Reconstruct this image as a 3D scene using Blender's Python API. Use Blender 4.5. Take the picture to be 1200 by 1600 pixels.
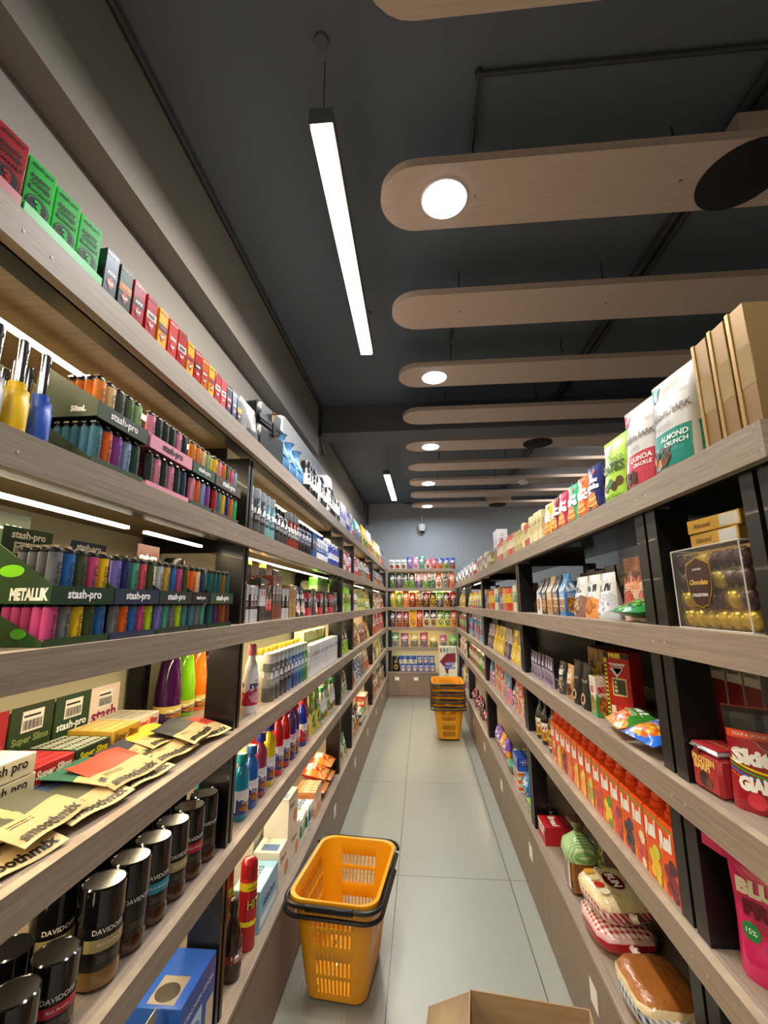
import bpy, bmesh, math, random
from math import pi, sin, cos, radians, sqrt
from mathutils import Vector, Matrix
random.seed(11)
for o in list(bpy.data.objects): bpy.data.objects.remove(o)
SC = bpy.context.scene
COL = SC.collection

# ------------------------------------------------------------------ camera, world, exposure
cd = bpy.data.cameras.new('camera'); cam = bpy.data.objects.new('camera', cd); COL.objects.link(cam)
PT, YW, RL, FPX = .20452, -.08327, -.003256, 685.8
fw = Vector((sin(YW)*cos(PT), cos(YW)*cos(PT), sin(PT)))
rt = fw.cross(Vector((0, 0, 1))).normalized(); up = rt.cross(fw)
rt2 = rt*cos(RL)+up*sin(RL); up2 = -rt*sin(RL)+up*cos(RL)
cam.matrix_world = Matrix(((rt2.x, up2.x, -fw.x, 0), (rt2.y, up2.y, -fw.y, 0), (rt2.z, up2.z, -fw.z, 1.5), (0, 0, 0, 1)))
cd.sensor_fit = 'VERTICAL'; cd.sensor_height = 36; cd.lens = FPX/1600*36; cd.clip_start = .02
SC.camera = cam
vs = SC.view_settings
vs.view_transform = 'Standard'; vs.look = 'None'; vs.gamma = 1; vs.use_curve_mapping = False
vs.exposure = 0.0
w = bpy.data.worlds.new('world'); SC.world = w; w.use_nodes = True
w.node_tree.nodes['Background'].inputs[0].default_value = (.75, .85, 1, 1)
w.node_tree.nodes['Background'].inputs[1].default_value = .35

def area(name, loc, sx, sy, power, col, rot=(0, 0, 0), spread=None, parent=None):
    l = bpy.data.lights.new(name, 'AREA'); l.shape = 'RECTANGLE'; l.size = sx; l.size_y = sy
    l.energy = power; l.color = col
    if spread: l.spread = spread
    o = bpy.data.objects.new(name, l); o.location = loc; o.rotation_euler = rot; COL.objects.link(o)
    if parent: o.parent = parent
    return o
WARM = (1, .79, .47); NEUT = (1, .94, .86); COOL = (.86, .93, 1)
P_TUBE, P_DISC, P_LED, P_FILL = 27, 13, 2.7, 30

# ------------------------------------------------------------------ materials
def lin(c):
    if isinstance(c, str):
        c = c.lstrip('#'); c = [int(c[i:i+2], 16)/255 for i in (0, 2, 4)]
    return tuple(((x/12.92) if x <= .04045 else ((x+.055)/1.055)**2.4) for x in c[:3]) + (1,)
MATS = {}
def newmat(key):
    m = bpy.data.materials.new(key); m.use_nodes = True; return m, m.node_tree, m.node_tree.nodes['Principled BSDF']
def mat(name, col=None, rough=.5, metal=0, coat=0, emit=None, es=0, trans=0, alpha=1, ior=1.45):
    if name in MATS: return MATS[name]
    m, nt, b = newmat(name)
    if col is not None: b.inputs['Base Color'].default_value = lin(col)
    b.inputs['Roughness'].default_value = rough; b.inputs['Metallic'].default_value = metal
    b.inputs['Coat Weight'].default_value = coat; b.inputs['Transmission Weight'].default_value = trans
    b.inputs['Alpha'].default_value = alpha; b.inputs['IOR'].default_value = ior
    if emit is not None:
        b.inputs['Emission Color'].default_value = lin(emit); b.inputs['Emission Strength'].default_value = es
    MATS[name] = m; return m
def C(col, rough=.4, coat=0, metal=0):            # plain coloured plastic / card
    return mat('plain_%s_%g_%g_%g' % (col, rough, coat, metal), col, rough, metal, coat)

class NT:
    """tiny helper to write node maths"""
    def __init__(s, nt): s.t = nt
    def n(s, typ, **kw):
        x = s.t.nodes.new(typ)
        for k, v in kw.items(): setattr(x, k, v)
        return x
    def put(s, sock, v):
        if isinstance(v, bpy.types.NodeSocket): s.t.links.new(v, sock)
        else: sock.default_value = v
    def m(s, op, a, b=0., c=0.):
        x = s.n('ShaderNodeMath', operation=op)
        s.put(x.inputs[0], a); s.put(x.inputs[1], b); s.put(x.inputs[2], c); return x.outputs[0]
    def mix(s, f, a, b):
        x = s.n('ShaderNodeMix', data_type='RGBA')
        s.put(x.inputs[0], f); s.put(x.inputs[6], a); s.put(x.inputs[7], b); return x.outputs[2]
    def noise(s, vec, scale, detail=2, rough=.5, out=0):
        x = s.n('ShaderNodeTexNoise'); s.put(x.inputs['Vector'], vec)
        x.inputs['Scale'].default_value = scale; x.inputs['Detail'].default_value = detail; x.inputs['Roughness'].default_value = rough
        return x.outputs[out]
    def vmul(s, v, t):
        x = s.n('ShaderNodeVectorMath', operation='MULTIPLY'); s.put(x.inputs[0], v); x.inputs[1].default_value = t; return x.outputs[0]
    def vadd(s, v, t):
        x = s.n('ShaderNodeVectorMath', operation='ADD'); s.put(x.inputs[0], v); x.inputs[1].default_value = t; return x.outputs[0]
    def coord(s, k='Object'): return s.n('ShaderNodeTexCoord').outputs[k]
    def bump(s, h, strength, dist, b):
        x = s.n('ShaderNodeBump'); x.inputs['Strength'].default_value = strength; x.inputs['Distance'].default_value = dist
        s.put(x.inputs['Height'], h); s.t.links.new(x.outputs[0], b.inputs['Normal'])

def wood(name, c1, c2, scale, rough=.5):
    """grain lines; scale holds how fast the grain changes along x, y, z"""
    if name in MATS: return MATS[name]
    m, nt, b = newmat(name); N = NT(nt)
    v = N.vmul(N.coord(), scale)
    f = N.noise(v, 1, 5, .65)
    f2 = N.noise(N.vmul(N.coord(), tuple(q*4 for q in scale)), 1, 3, .6)
    g = N.m('ADD', N.m('MULTIPLY', f, .65), N.m('MULTIPLY', f2, .35))
    g = N.m('MULTIPLY', N.m('SUBTRACT', g, .36), 3.4); g.node.use_clamp = True
    nt.links.new(N.mix(g, lin(c1), lin(c2)), b.inputs['Base Color'])
    b.inputs['Roughness'].default_value = rough
    N.bump(g, .15, .0006, b)
    MATS[name] = m; return m

def paint(name, c, var=.04, rough=.6, scale=3, c2=None):
    if name in MATS: return MATS[name]
    m, nt, b = newmat(name); N = NT(nt)
    a = lin(c); a2 = lin(c2) if c2 else tuple(q*(1-var*2) for q in a[:3])+(1,)
    f = N.noise(N.coord(), scale, 4)
    nt.links.new(N.mix(f, a, a2), b.inputs['Base Color'])
    b.inputs['Roughness'].default_value = rough
    N.bump(N.noise(N.coord(), 160, 2), .12, .001, b)
    MATS[name] = m; return m

def pack(c1, c2, c3='#e8b04a', c4='#8a4a20', c5='#ffffff', style='food', rough=.28, seed=0):
    """printed packaging drawn in UV space: two-tone ground, logo band, small print and a picture blob"""
    key = 'printed_%s_%s_%s_%s_%s_%s_%d' % (c1, c2, c3, c4, c5, style, seed)
    if key in MATS: return MATS[key]
    m, nt, b = newmat(key[:60]); N = NT(nt)
    uv = N.coord('UV'); sep = N.n('ShaderNodeSeparateXYZ'); nt.links.new(uv, sep.inputs[0])
    u, v = sep.outputs[0], sep.outputs[1]
    nz = N.noise(N.vadd(uv, (seed*1.7, seed*.9, 0)), 3.2, 1)
    nz2 = N.noise(N.vadd(uv, (seed*2.3, 5+seed, 0)), 9, 2)
    wav = N.m('MULTIPLY', N.m('SUBTRACT', nz, .5), .5)
    du = N.m('ABSOLUTE', N.m('SUBTRACT', u, .5))
    if style == 'stripe':
        f = N.m('GREATER_THAN', N.m('FRACT', N.m('ADD', N.m('MULTIPLY', v, 3.), .2)), .5)
    elif style == 'diag':
        f = N.m('GREATER_THAN', N.m('ADD', N.m('ADD', v, N.m('MULTIPLY', u, .5)), wav), .72)
    elif style == 'band':
        f = N.m('LESS_THAN', N.m('ABSOLUTE', N.m('SUBTRACT', v, .55)), .2)
    else:
        f = N.m('GREATER_THAN', N.m('ADD', v, wav), .5)
    col = N.mix(f, lin(c2), lin(c1))
    if style in ('food', 'diag', 'toy'):
        e = N.m('ADD', N.m('POWER', N.m('DIVIDE', du, .36), 2.), N.m('POWER', N.m('ABSOLUTE', N.m('DIVIDE', N.m('SUBTRACT', v, .27), .2)), 2.))
        e = N.m('LESS_THAN', N.m('ADD', e, N.m('MULTIPLY', N.m('SUBTRACT', nz2, .5), 1.6)), 1.)
        vo = N.n('ShaderNodeTexVoronoi'); nt.links.new(N.vmul(uv, (7, 9, 1)), vo.inputs['Vector']); vo.inputs['Scale'].default_value = 1
        pf = N.m('MULTIPLY', vo.outputs['Distance'], 1.5); pf.node.use_clamp = True
        pic = N.mix(pf, lin(c3), lin(c4))
        col = N.mix(e, col, pic)
    # logo: chunky letter-like marks
    lu = N.noise(N.vmul(N.vadd(uv, (seed, 0, 0)), (13, 5, 1)), 1, 0)
    band = N.m('MULTIPLY', N.m('LESS_THAN', N.m('ABSOLUTE', N.m('SUBTRACT', N.m('ADD', v, N.m('MULTIPLY', u, -.06)), .64)), .085), N.m('LESS_THAN', du, .37))
    lg = N.m('MULTIPLY', band, N.m('GREATER_THAN', lu, .46))
    col = N.mix(lg, col, lin(c5))
    # small print rows
    rows = N.m('GREATER_THAN', N.m('FRACT', N.m('MULTIPLY', v, 22.)), .55)
    sp = N.noise(N.vmul(uv, (40, 22, 1)), 1, 0)
    reg = N.m('MULTIPLY', N.m('LESS_THAN', N.m('ABSOLUTE', N.m('SUBTRACT', v, .485)), .05), N.m('LESS_THAN', du, .28))
    reg2 = N.m('MULTIPLY', N.m('LESS_THAN', N.m('ABSOLUTE', N.m('SUBTRACT', v, .82)), .05), N.m('LESS_THAN', du, .18))
    pr = N.m('MULTIPLY', N.m('MULTIPLY', N.m('MAXIMUM', reg, reg2), rows), N.m('GREATER_THAN', sp, .45))
    col = N.mix(pr, col, lin(c5))
    nt.links.new(col, b.inputs['Base Color'])
    b.inputs['Roughness'].default_value = rough
    b.inputs['Coat Weight'].default_value = .3
    if rough < .3: N.bump(N.noise(N.coord(), 28, 3, .6), .5, .006, b)
    MATS[key] = m; return m

# ------------------------------------------------------------------ mesh builder
_text = {}
def text_mesh(s, bold=.0, shear=0., font_w=1.):
    k = (s, bold, shear)
    if k in _text: return _text[k]
    cu = bpy.data.curves.new('t', 'FONT'); cu.body = s; cu.size = 1; cu.offset = bold; cu.shear = shear
    cu.align_x = 'CENTER'; cu.align_y = 'CENTER'; cu.resolution_u = 2
    o = bpy.data.objects.new('t', cu); COL.objects.link(o)
    dg = bpy.context.evaluated_depsgraph_get(); dg.update()
    me = bpy.data.meshes.new_from_object(o.evaluated_get(dg))
    vs_ = [v.co.copy() for v in me.vertices]; fs = [tuple(p.vertices) for p in me.polygons]
    bpy.data.objects.remove(o); bpy.data.curves.remove(cu); bpy.data.meshes.remove(me)
    if vs_:
        x0 = min(v.x for v in vs_); x1 = max(v.x for v in vs_); y0 = min(v.y for v in vs_); y1 = max(v.y for v in vs_)
        vs_ = [((v.x-(x0+x1)/2)/(x1-x0), (v.y-(y0+y1)/2)/(y1-y0)) for v in vs_]
        _text[k] = (vs_, fs, (x1-x0)/(y1-y0))
    else: _text[k] = ([], [], 1)
    return _text[k]

class MB:
    def __init__(s): s.v = []; s.f = []; s.mi = []; s.uv = []; s.mats = []; s.sm = []
    def mid(s, m):
        if m not in s.mats: s.mats.append(m)
        return s.mats.index(m)
    def face(s, idx, m, uvs=None, smooth=False):
        s.f.append(tuple(idx)); s.mi.append(s.mid(m)); s.sm.append(smooth)
        s.uv.append(uvs or [(0, 0)]*len(idx))
    def add(s, pts): n = len(s.v); s.v += [tuple(p) for p in pts]; return n
    def quad(s, pts, m, uvs=((0, 0), (1, 0), (1, 1), (0, 1))):
        n = s.add(pts); s.face(range(n, n+len(pts)), m, list(uvs)[:len(pts)] if len(pts) <= 4 else None)
    def box(s, x0, x1, y0, y1, z0, z1, m, top=None, front=None, bev=0):
        """axis box, UVs per side; optional other material for top / front"""
        if bev:
            b = bev
            # bevelled vertical + horizontal edges via inset rings
            def ring(z, i): return [(x0+i, y0, z), (x1-i, y0, z), (x1, y0+i, z), (x1, y1-i, z), (x1-i, y1, z), (x0+i, y1, z), (x0, y1-i, z), (x0, y0+i, z)]
            def ring2(z, i): return [(x0+i+b*.0, y0+i, z), (x1-i, y0+i, z), (x1-i, y0+i, z), (x1-i, y1-i, z), (x1-i, y1-i, z), (x0+i, y1-i, z), (x0+i, y1-i, z), (x0+i, y0+i, z)]
            R = [ring2(z0, b), ring(z0+b, b), ring(z1-b, b), ring2(z1, b)]
            ns = [s.add(r) for r in R]; H = z1-z0
            hs = [0, b/H, 1-b/H, 1]
            for k in range(3):
                for i in range(8):
                    j = (i+1) % 8
                    mm = front if (front and i == 0) else m
                    u0, u1 = (0, 1) if i % 2 == 0 else ((1, 1) if i % 4 == 1 else (0, 0))
                    s.face((ns[k]+i, ns[k]+j, ns[k+1]+j, ns[k+1]+i), mm, [(u0, hs[k]), (u1, hs[k]), (u1, hs[k+1]), (u0, hs[k+1])])
            a = ns[3]; s.face((a, a+2, a+4, a+6), top or m, [(0, 0), (1, 0), (1, 1), (0, 1)])
            a = ns[0]; s.face((a+6, a+4, a+2, a), m, [(0, 0), (1, 0), (1, 1), (0, 1)])
            return
        U = [(0, 0), (1, 0), (1, 1), (0, 1)]
        s.quad([(x0, y0, z0), (x1, y0, z0), (x1, y0, z1), (x0, y0, z1)], front or m, U)
        s.quad([(x1, y0, z0), (x1, y1, z0), (x1, y1, z1), (x1, y0, z1)], m, U)
        s.quad([(x1, y1, z0), (x0, y1, z0), (x0, y1, z1), (x1, y1, z1)], m, U)
        s.quad([(x0, y1, z0), (x0, y0, z0), (x0, y0, z1), (x0, y1, z1)], m, U)
        s.quad([(x0, y0, z1), (x1, y0, z1), (x1, y1, z1), (x0, y1, z1)], top or m, U)
        s.quad([(x0, y1, z0), (x1, y1, z0), (x1, y0, z0), (x0, y0, z0)], m, U)
    def lathe(s, prof, m, n=14, cx=0, cy=0, sx=1, sy=1, capb=True, capt=True, smooth=True, z0=0, mats=None, squar=0):
        base = []
        zs = [p[1] for p in prof]; za, zb = min(zs), max(zs)
        for r, z in prof:
            ring = []
            for i in range(n):
                a = 2*pi*i/n - pi/2
                ca, sa = cos(a), sin(a)
                if squar:
                    k = (abs(ca)**squar+abs(sa)**squar)**(-1/squar); ca *= k; sa *= k
                ring.append((cx+r*sx*ca, cy+r*sy*sa, z0+z))
            base.append(s.add(ring))
        for k in range(len(prof)-1):
            mm = mats[k] if mats else m
            for i in range(n):
                j = (i+1) % n
                v0 = (zs[k]-za)/max(zb-za, 1e-6); v1 = (zs[k+1]-za)/max(zb-za, 1e-6)
                # two repeats of the print around the body, front one centred
                def uu(q): return ((q/n)*2+.5) % 1.0
                ua = uu(i); ub = ua+2/n
                s.face((base[k]+i, base[k]+j, base[k+1]+j, base[k+1]+i), mm, [(ua, v0), (ub, v0), (ub, v1), (ua, v1)], smooth)
        if capb: s.face(tuple(base[0]+i for i in reversed(range(n))), mats[0] if mats else m)
        if capt: s.face(tuple(base[-1]+i for i in range(n)), mats[-1] if mats else m)
    def tube(s, pts, r, m, n=8, closed=False, smooth=True):
        pts = [Vector(p) for p in pts]; L = len(pts); rings = []
        for i, p in enumerate(pts):
            if closed: t = (pts[(i+1) % L]-pts[i-1]).normalized()
            else: t = (pts[min(i+1, L-1)]-pts[max(i-1, 0)]).normalized()
            a = Vector((0, 0, 1)) if abs(t.z) < .9 else Vector((1, 0, 0))
            x = t.cross(a).normalized(); y = x.cross(t)
            rings.append(s.add([p+x*r*cos(2*pi*k/n)+y*r*sin(2*pi*k/n) for k in range(n)]))
        for i in range(L if closed else L-1):
            a, b = rings[i], rings[(i+1) % L]
            for k in range(n):
                j = (k+1) % n; s.face((a+k, b+k, b+j, a+j), m, None, smooth)
        if not closed:
            s.face(tuple(rings[0]+k for k in range(n)), m); s.face(tuple(rings[-1]+k for k in reversed(range(n))), m)
    def text(s, st, cx, cz, wd, m, ht=None, y=0., fy=None, bold=.0, shear=0., rot=0., plane='f', lift=.0006):
        """lettering, wd wide, centred at (cx, cz); plane f = front (-y), t = lying on top, l / r = the side faces"""
        vs_, fs, asp = text_mesh(st, bold, shear)
        if not vs_: return
        h = ht or wd/asp; cr, sr = cos(rot), sin(rot); P = []
        for a, b in vs_:
            a *= wd; b *= h; a, b = a*cr-b*sr, a*sr+b*cr
            X = cx+a; Z = cz+b
            if plane == 'f': P.append((X, (fy(X, Z) if fy else y)-lift, Z))
            elif plane == 't': P.append((X, Z, (fy(X, Z) if fy else y)+lift))
            elif plane == 'l': P.append((y-lift, -X, Z))
            elif plane == 'r': P.append((y+lift, X, Z))
        n = s.add(P)
        for f in fs: s.face(tuple(n+i for i in f), m)
    def disc(s, cx, cz, r, m, y=0., rz=None, n=20, fy=None, lift=.0004, ring=None, plane='f'):
        rz = rz or r
        def P(k, q):
            X = cx+r*q*cos(2*pi*k/n); Z = cz+rz*q*sin(2*pi*k/n)
            if plane == 't': return (X, Z, (fy(X, Z) if fy else y)+lift)
            return (X, (fy(X, Z) if fy else y)-lift, Z)
        if ring:
            a = s.add([P(k, 1) for k in range(n)]); b = s.add([P(k, ring) for k in range(n)])
            for k in range(n):
                j = (k+1) % n; s.face((a+k, a+j, b+j, b+k), m)
        else:
            a = s.add([P(k, 1) for k in range(n)]); s.face(tuple(a+k for k in range(n)), m)
    def rect(s, x0, x1, z0, z1, m, y=0., fy=None, lift=.0003, nx=1, nz=1, plane='f'):
        for i in range(nx):
            for j in range(nz):
                xa, xb = x0+(x1-x0)*i/nx, x0+(x1-x0)*(i+1)/nx; za, zb = z0+(z1-z0)*j/nz, z0+(z1-z0)*(j+1)/nz
                q = [(xa, za), (xb, za), (xb, zb), (xa, zb)]
                if plane == 't': pts = [(X, Z, (fy(X, Z) if fy else y)+lift) for X, Z in q]
                else: pts = [(X, (fy(X, Z) if fy else y)-lift, Z) for X, Z in q]
                s.quad(pts, m, [((X-x0)/(x1-x0), (Z-z0)/(z1-z0)) for X, Z in q])
    def poly(s, pts, m, y=0., lift=.0004, fy=None):
        s.quad([(X, (fy(X, Z) if fy else y)-lift, Z) for X, Z in pts], m) if len(pts) <= 4 else s.face(range(s.add([(X, (fy(X, Z) if fy else y)-lift, Z) for X, Z in pts]), len(s.v)), m)
    def obj(s, name, parent=None, link=True, loc=(0, 0, 0)):
        me = bpy.data.meshes.new(name); me.from_pydata(s.v, [], s.f)
        for m in s.mats: me.materials.append(m)
        me.polygons.foreach_set('material_index', s.mi); me.polygons.foreach_set('use_smooth', s.sm)
        ul = me.uv_layers.new(name='UVMap'); flat = [c for uvs in s.uv for q in uvs for c in q]
        ul.data.foreach_set('uv', flat)
        me.update(); me.set_sharp_from_angle(angle=radians(38))
        o = bpy.data.objects.new(name, me); o.location = loc
        if link: COL.objects.link(o)
        if parent: o.parent = parent
        return o

def empty(name, loc=(0, 0, 0), rz=0, link=True):
    o = bpy.data.objects.new(name, None); o.location = loc; o.rotation_euler = (0, 0, rz); o.empty_display_size = .05
    if link: COL.objects.link(o)
    return o
def tag(o, label, cat, group=None, kind=None):
    o['label'] = label; o['category'] = cat
    if group: o['group'] = group
    if kind: o['kind'] = kind
    return o
def struct(o): o['kind'] = 'structure'; return o

# registry that turns "what it is + where it stands" into one label per thing
REG = []
PROTO = {}
KIDS = {}
class Proto:
    """a thing to be copied: root maker plus its parts (each a mesh object that is not linked itself)"""
    def __init__(s, name, w, d, h, parts, sub=None):
        s.name = name; s.w = w; s.d = d; s.h = h; s.parts = parts; s.sub = sub or {}
def proto(key, fn):
    if key not in PROTO: PROTO[key] = fn()
    return PROTO[key]
def put(p, x, y, z, rz=0, desc='', cat='', where='', group=None, rx=0, ry=0, near=None, scale=1):
    """copy a prototype with all of its parts into the scene"""
    if len(p.parts) == 1:
        r = p.parts[0].copy(); r.name = p.name; COL.objects.link(r)
    else:
        r = empty(p.name)
        for c in p.parts:
            k = c.copy(); COL.objects.link(k); k.parent = r
            for g in p.sub.get(c.name, ()):
                q = g.copy(); COL.objects.link(q); q.parent = k
    r.location = (x, y, z); r.rotation_euler = (rx, ry, rz); r.scale = scale if isinstance(scale, tuple) else (scale,)*3
    REG.append((r, desc, cat, where, group, near if near is not None else y))
    return r
def nth(i):
    a = ['', 'first', 'second', 'third', 'fourth', 'fifth', 'sixth', 'seventh', 'eighth', 'ninth']
    if i < 20: return ORD[i]
    n = i+1; t = n//10; tn = {2: 'twent', 3: 'thirt', 4: 'fort', 5: 'fift', 6: 'sixt'}[t]
    return tn+'ieth' if n % 10 == 0 else tn+'y-'+a[n % 10]
ORD = ['first', 'second', 'third', 'fourth', 'fifth', 'sixth', 'seventh', 'eighth', 'ninth', 'tenth', 'eleventh', 'twelfth', 'thirteenth', 'fourteenth', 'fifteenth', 'sixteenth', 'seventeenth', 'eighteenth', 'nineteenth', 'twentieth']
def write_labels():
    by = {}
    for r in REG: by.setdefault((r[1], r[3]), []).append(r)
    for (d, wh), L in by.items():
        L.sort(key=lambda r: r[5])
        for i, r in enumerate(L):
            if len(L) == 1: t = '%s %s' % (d, wh)
            elif wh.startswith('along'): t = '%s on %s, %s from left' % (d, wh[6:], nth(i))
            elif i == 0: t = 'nearest %s %s' % (d, wh)
            elif i == len(L)-1 and i > 1: t = 'farthest %s %s' % (d, wh)
            else: t = '%s nearest %s %s' % (nth(i), d, wh)
            tag(r[0], t, r[2], r[4])
# ------------------------------------------------------------------ dimensions
XL, XR = -.57, .54            # fronts of the two long units
YB = 7.47                      # front of the unit on the end wall
WL, WR, WB, WN = -1.01, 3.4, 7.9, -3.2   # walls
HC = 3.3
LT = [2.067, 1.745, 1.434, 1.112, .789, .343]   # shelf surfaces, left and end units
RT = [1.784, 1.446, 1.12, .82, .35]

# ------------------------------------------------------------------ setting
def bx(name, a, b, m, st=True, parent=None):
    mb = MB(); mb.box(a[0], b[0], a[1], b[1], a[2], b[2], m); o = mb.obj(name, parent)
    return struct(o) if st else o
def floor_mat():
    m, nt, b = newmat('floor_tiles'); N = NT(nt)
    sep = N.n('ShaderNodeSeparateXYZ'); nt.links.new(N.coord(), sep.inputs[0])
    def grid(a, off, size, wdt):
        f = N.m('FRACT', N.m('DIVIDE', N.m('SUBTRACT', a, off), size))
        return N.m('LESS_THAN', N.m('MINIMUM', f, N.m('SUBTRACT', 1., f)), wdt/size)
    g = N.m('MAXIMUM', grid(sep.outputs[0], -.164, .617, .0022), grid(sep.outputs[1], .21, 1.31, .0022))
    n1 = N.noise(N.coord(), 1.4, 4); n2 = N.noise(N.coord(), 14, 3)
    base = N.mix(n1, lin('#92958a'), lin('#a0a297'))
    base = N.mix(N.m('MULTIPLY', n2, .25), base, lin('#83857a'))
    nt.links.new(N.mix(g, base, lin('#4a4842')), b.inputs['Base Color'])
    b.inputs['Roughness'].default_value = .33
    N.bump(N.m('SUBTRACT', 1., g), .4, .001, b)
    return m
bx('floor', (-1.2, WN-.1, -.1), (WR+.1, WB+.1, 0), floor_mat())
M_CEIL = paint('ceiling_paint', '#5f6976', .03, .75, 2)
M_WALL = paint('wall_paint', '#817e79', .03, .7, 1.5)
M_WALLB = paint('end_wall_paint', '#a9b2bc', .03, .7, 1.5)
bx('ceiling', (-1.2, WN-.1, HC), (WR+.1, WB+.1, HC+.1), M_CEIL)
bx('wall_left', (WL-.1, WN, 0), (WL, WB, HC), M_WALL)
bx('wall_right', (WR, WN, 0), (WR+.1, WB, HC), M_WALL)
bx('wall_back', (WL-.1, WB, 0), (WR+.1, WB+.1, HC), M_WALLB)
bx('wall_front', (WL-.1, WN-.1, 0), (WR+.1, WN, HC), M_WALL)
bx('trim_1', (WL, WN, 2.82), (-.91, 3.75, HC), M_WALL)               # beam along the left wall
bx('trim_2', (WL, 3.75, 3.03), (WR, 3.98, HC), paint('beam_paint', '#5c6168', .03, .7, 2))   # beam across the ceiling
bx('trim_3', (WL, WN, 2.55), (WL+.012, 7.9, 2.575), M_WALL)         # thin ledge on the wall

# ------------------------------------------------------------------ shelving units
W_F1, W_F2 = '#7f7062', '#a09080'
M_LAM = wood('taupe_oak_long', W_F1, W_F2, (150, 2.5, 150))        # grain runs along the aisle
M_LAMX = wood('taupe_oak_cross', W_F1, W_F2, (2.5, 150, 150))
M_LAMV = wood('taupe_oak_door', '#7e6a5c', '#8d7869', (60, 60, 2.5))
M_EDGE = wood('layered_board_edge', '#8f7c69', '#b8a68d', (2.5, 2.5, 900))
M_BLK = mat('black_steel', '#0e0e11', .34, 0, .1)
M_BLK2 = mat('black_steel_dark', '#0a0a0b', .5)
M_UNDER = wood('shelf_underside', '#6e5a3c', '#86704e', (2.5, 60, 60))
M_CREAM = paint('cream_back_panel', '#c9c4a4', .02, .55, 2)
M_LEDE = mat('led_glow', '#ffffff', .5, emit='#fff0d2', es=9)
M_ALU = mat('aluminium', '#b9bbbd', .3, 1)
M_WHT = mat('white_sticker', '#ecebe6', .5)

def shelf_board(parent, a, b, z, thick, lip, along, front, name='shelf_board'):
    """board from a to b (x, y corners) whose top is at z, with a deep front edge (its own sub-part) and steel channel"""
    m = M_LAM if along == 'y' else M_LAMX
    mb = MB(); mb.box(a[0], b[0], a[1], b[1], z-thick, z, M_UNDER, top=m); s = mb.obj(name, parent)
    e = MB(); f0, f1 = front
    if along == 'y': e.box(min(f0, f1), max(f0, f1), a[1], b[1], z-lip, z, m, top=M_EDGE)
    else: e.box(a[0], b[0], min(f0, f1), max(f0, f1), z-lip, z, m, top=M_EDGE)
    e.obj('front_edge', s)
    # screw caps in the front edge
    c = MB()
    if along == 'y':
        sgn = 1 if f1 > f0 else -1
        ya = a[1]+.35
        while ya < b[1]-.2:
            for q in (0, .05):
                n0 = c.add([(f1+sgn*.0006, ya+q+.0022*cos(k), z-lip*.55+.003*sin(k)) for k in [i*pi/4 for i in range(8)]]); c.face(range(n0, n0+8), C('#c8bdb0'))
            ya += .75
        c.obj('screw_cap', s)['kind'] = 'stuff'
    k = MB()
    if along == 'y':
        xo = f0-(.012 if f1 > f0 else -.012); xi = xo-(.04 if f1 > f0 else -.04)
        k.box(min(xo, xi), max(xo, xi), a[1], b[1], z-thick-.032, z-thick-.0005, M_BLK)
    else: k.box(a[0], b[0], f0+.012, f0+.05, z-thick-.032, z-thick-.0005, M_BLK)
    k.obj('steel_channel', s)
    return s

def sx_left(x): return x < 0
def post(parent, x0, x1, y0, y1, h, groove, name='upright_post', sx=1):
    zb = .3435 if sx_left(x0) else .3505
    mb = MB(); mb.box(x0, x1, y0, y1, zb, h, M_BLK)
    # a pair of raised fins leaves the slot seen on the face towards the aisle
    ym = (y0+y1)/2
    xf = x1 if sx > 0 else x0
    for (ya, yb) in ((y0, ym-.006), (ym+.006, y1)):
        if sx > 0: mb.box(xf, xf+.006, ya, yb, zb, h, M_BLK)
        else: mb.box(xf-.006, xf, ya, yb, zb, h, M_BLK)
    return mb.obj(name, parent)

# left unit
LU = tag(empty('wall_shelving', (XL, .2, 0)), 'long open shelving of taupe wood and black posts lining the left wall', 'shelving')
def rel(o, par):        # keep world coordinates although parented
    o.matrix_parent_inverse = Matrix.Translation(par.location).inverted(); return o
def reparent(par):
    for o in par.children: rel(o, par)
L0 = -.6
for i, z in enumerate(LT[:5]):
    shelf_board(LU, (-.965, L0), (XL-.02, YB-.004), z, .02, .058, 'y', (XL-.02, XL))
LPOST = [(1.43, 1.476), (3.3, 3.35), (3.85, 3.9), (5.4, 5.45), (7.35, 7.42)]
for (a, b) in LPOST:
    post(LU, -.69, XL-.03, a, b, 2.0, 1, sx=1)
    post(LU, -.955, -.915, a, b, 2.0, 1, sx=1)
    for z in LT[:5]:
        mb = MB(); mb.box(-.915, -.69, a+.03, b-.03, z-.075, z-.0205, M_BLK); mb.obj('cross_rail', LU)
mb = MB(); mb.box(-.975, -.9655, L0, WB-.01, .3435, 2.045, M_CREAM); mb.obj('back_panel', LU)
def led(par, a, b, z, nm='led_strip', power=None, axis='y'):
    mb = MB(); (x0, y0), (x1, y1) = a, b
    mb.box(x0, x1, y0, y1, z-.008, z-.001, M_LEDE, top=M_ALU); o = mb.obj(nm, par)
    L = (y1-y0) if axis == 'y' else (x1-x0)
    area('led_light', ((x0+x1)/2, (y0+y1)/2, z-.012), x1-x0 if axis == 'y' else L, L if axis == 'y' else y1-y0, P_LED*L, WARM, parent=o)
    return o
segs = [(L0, 1.42), (1.50, 3.28), (3.37, 3.83), (3.92, 5.38), (5.48, 7.33)]
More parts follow.
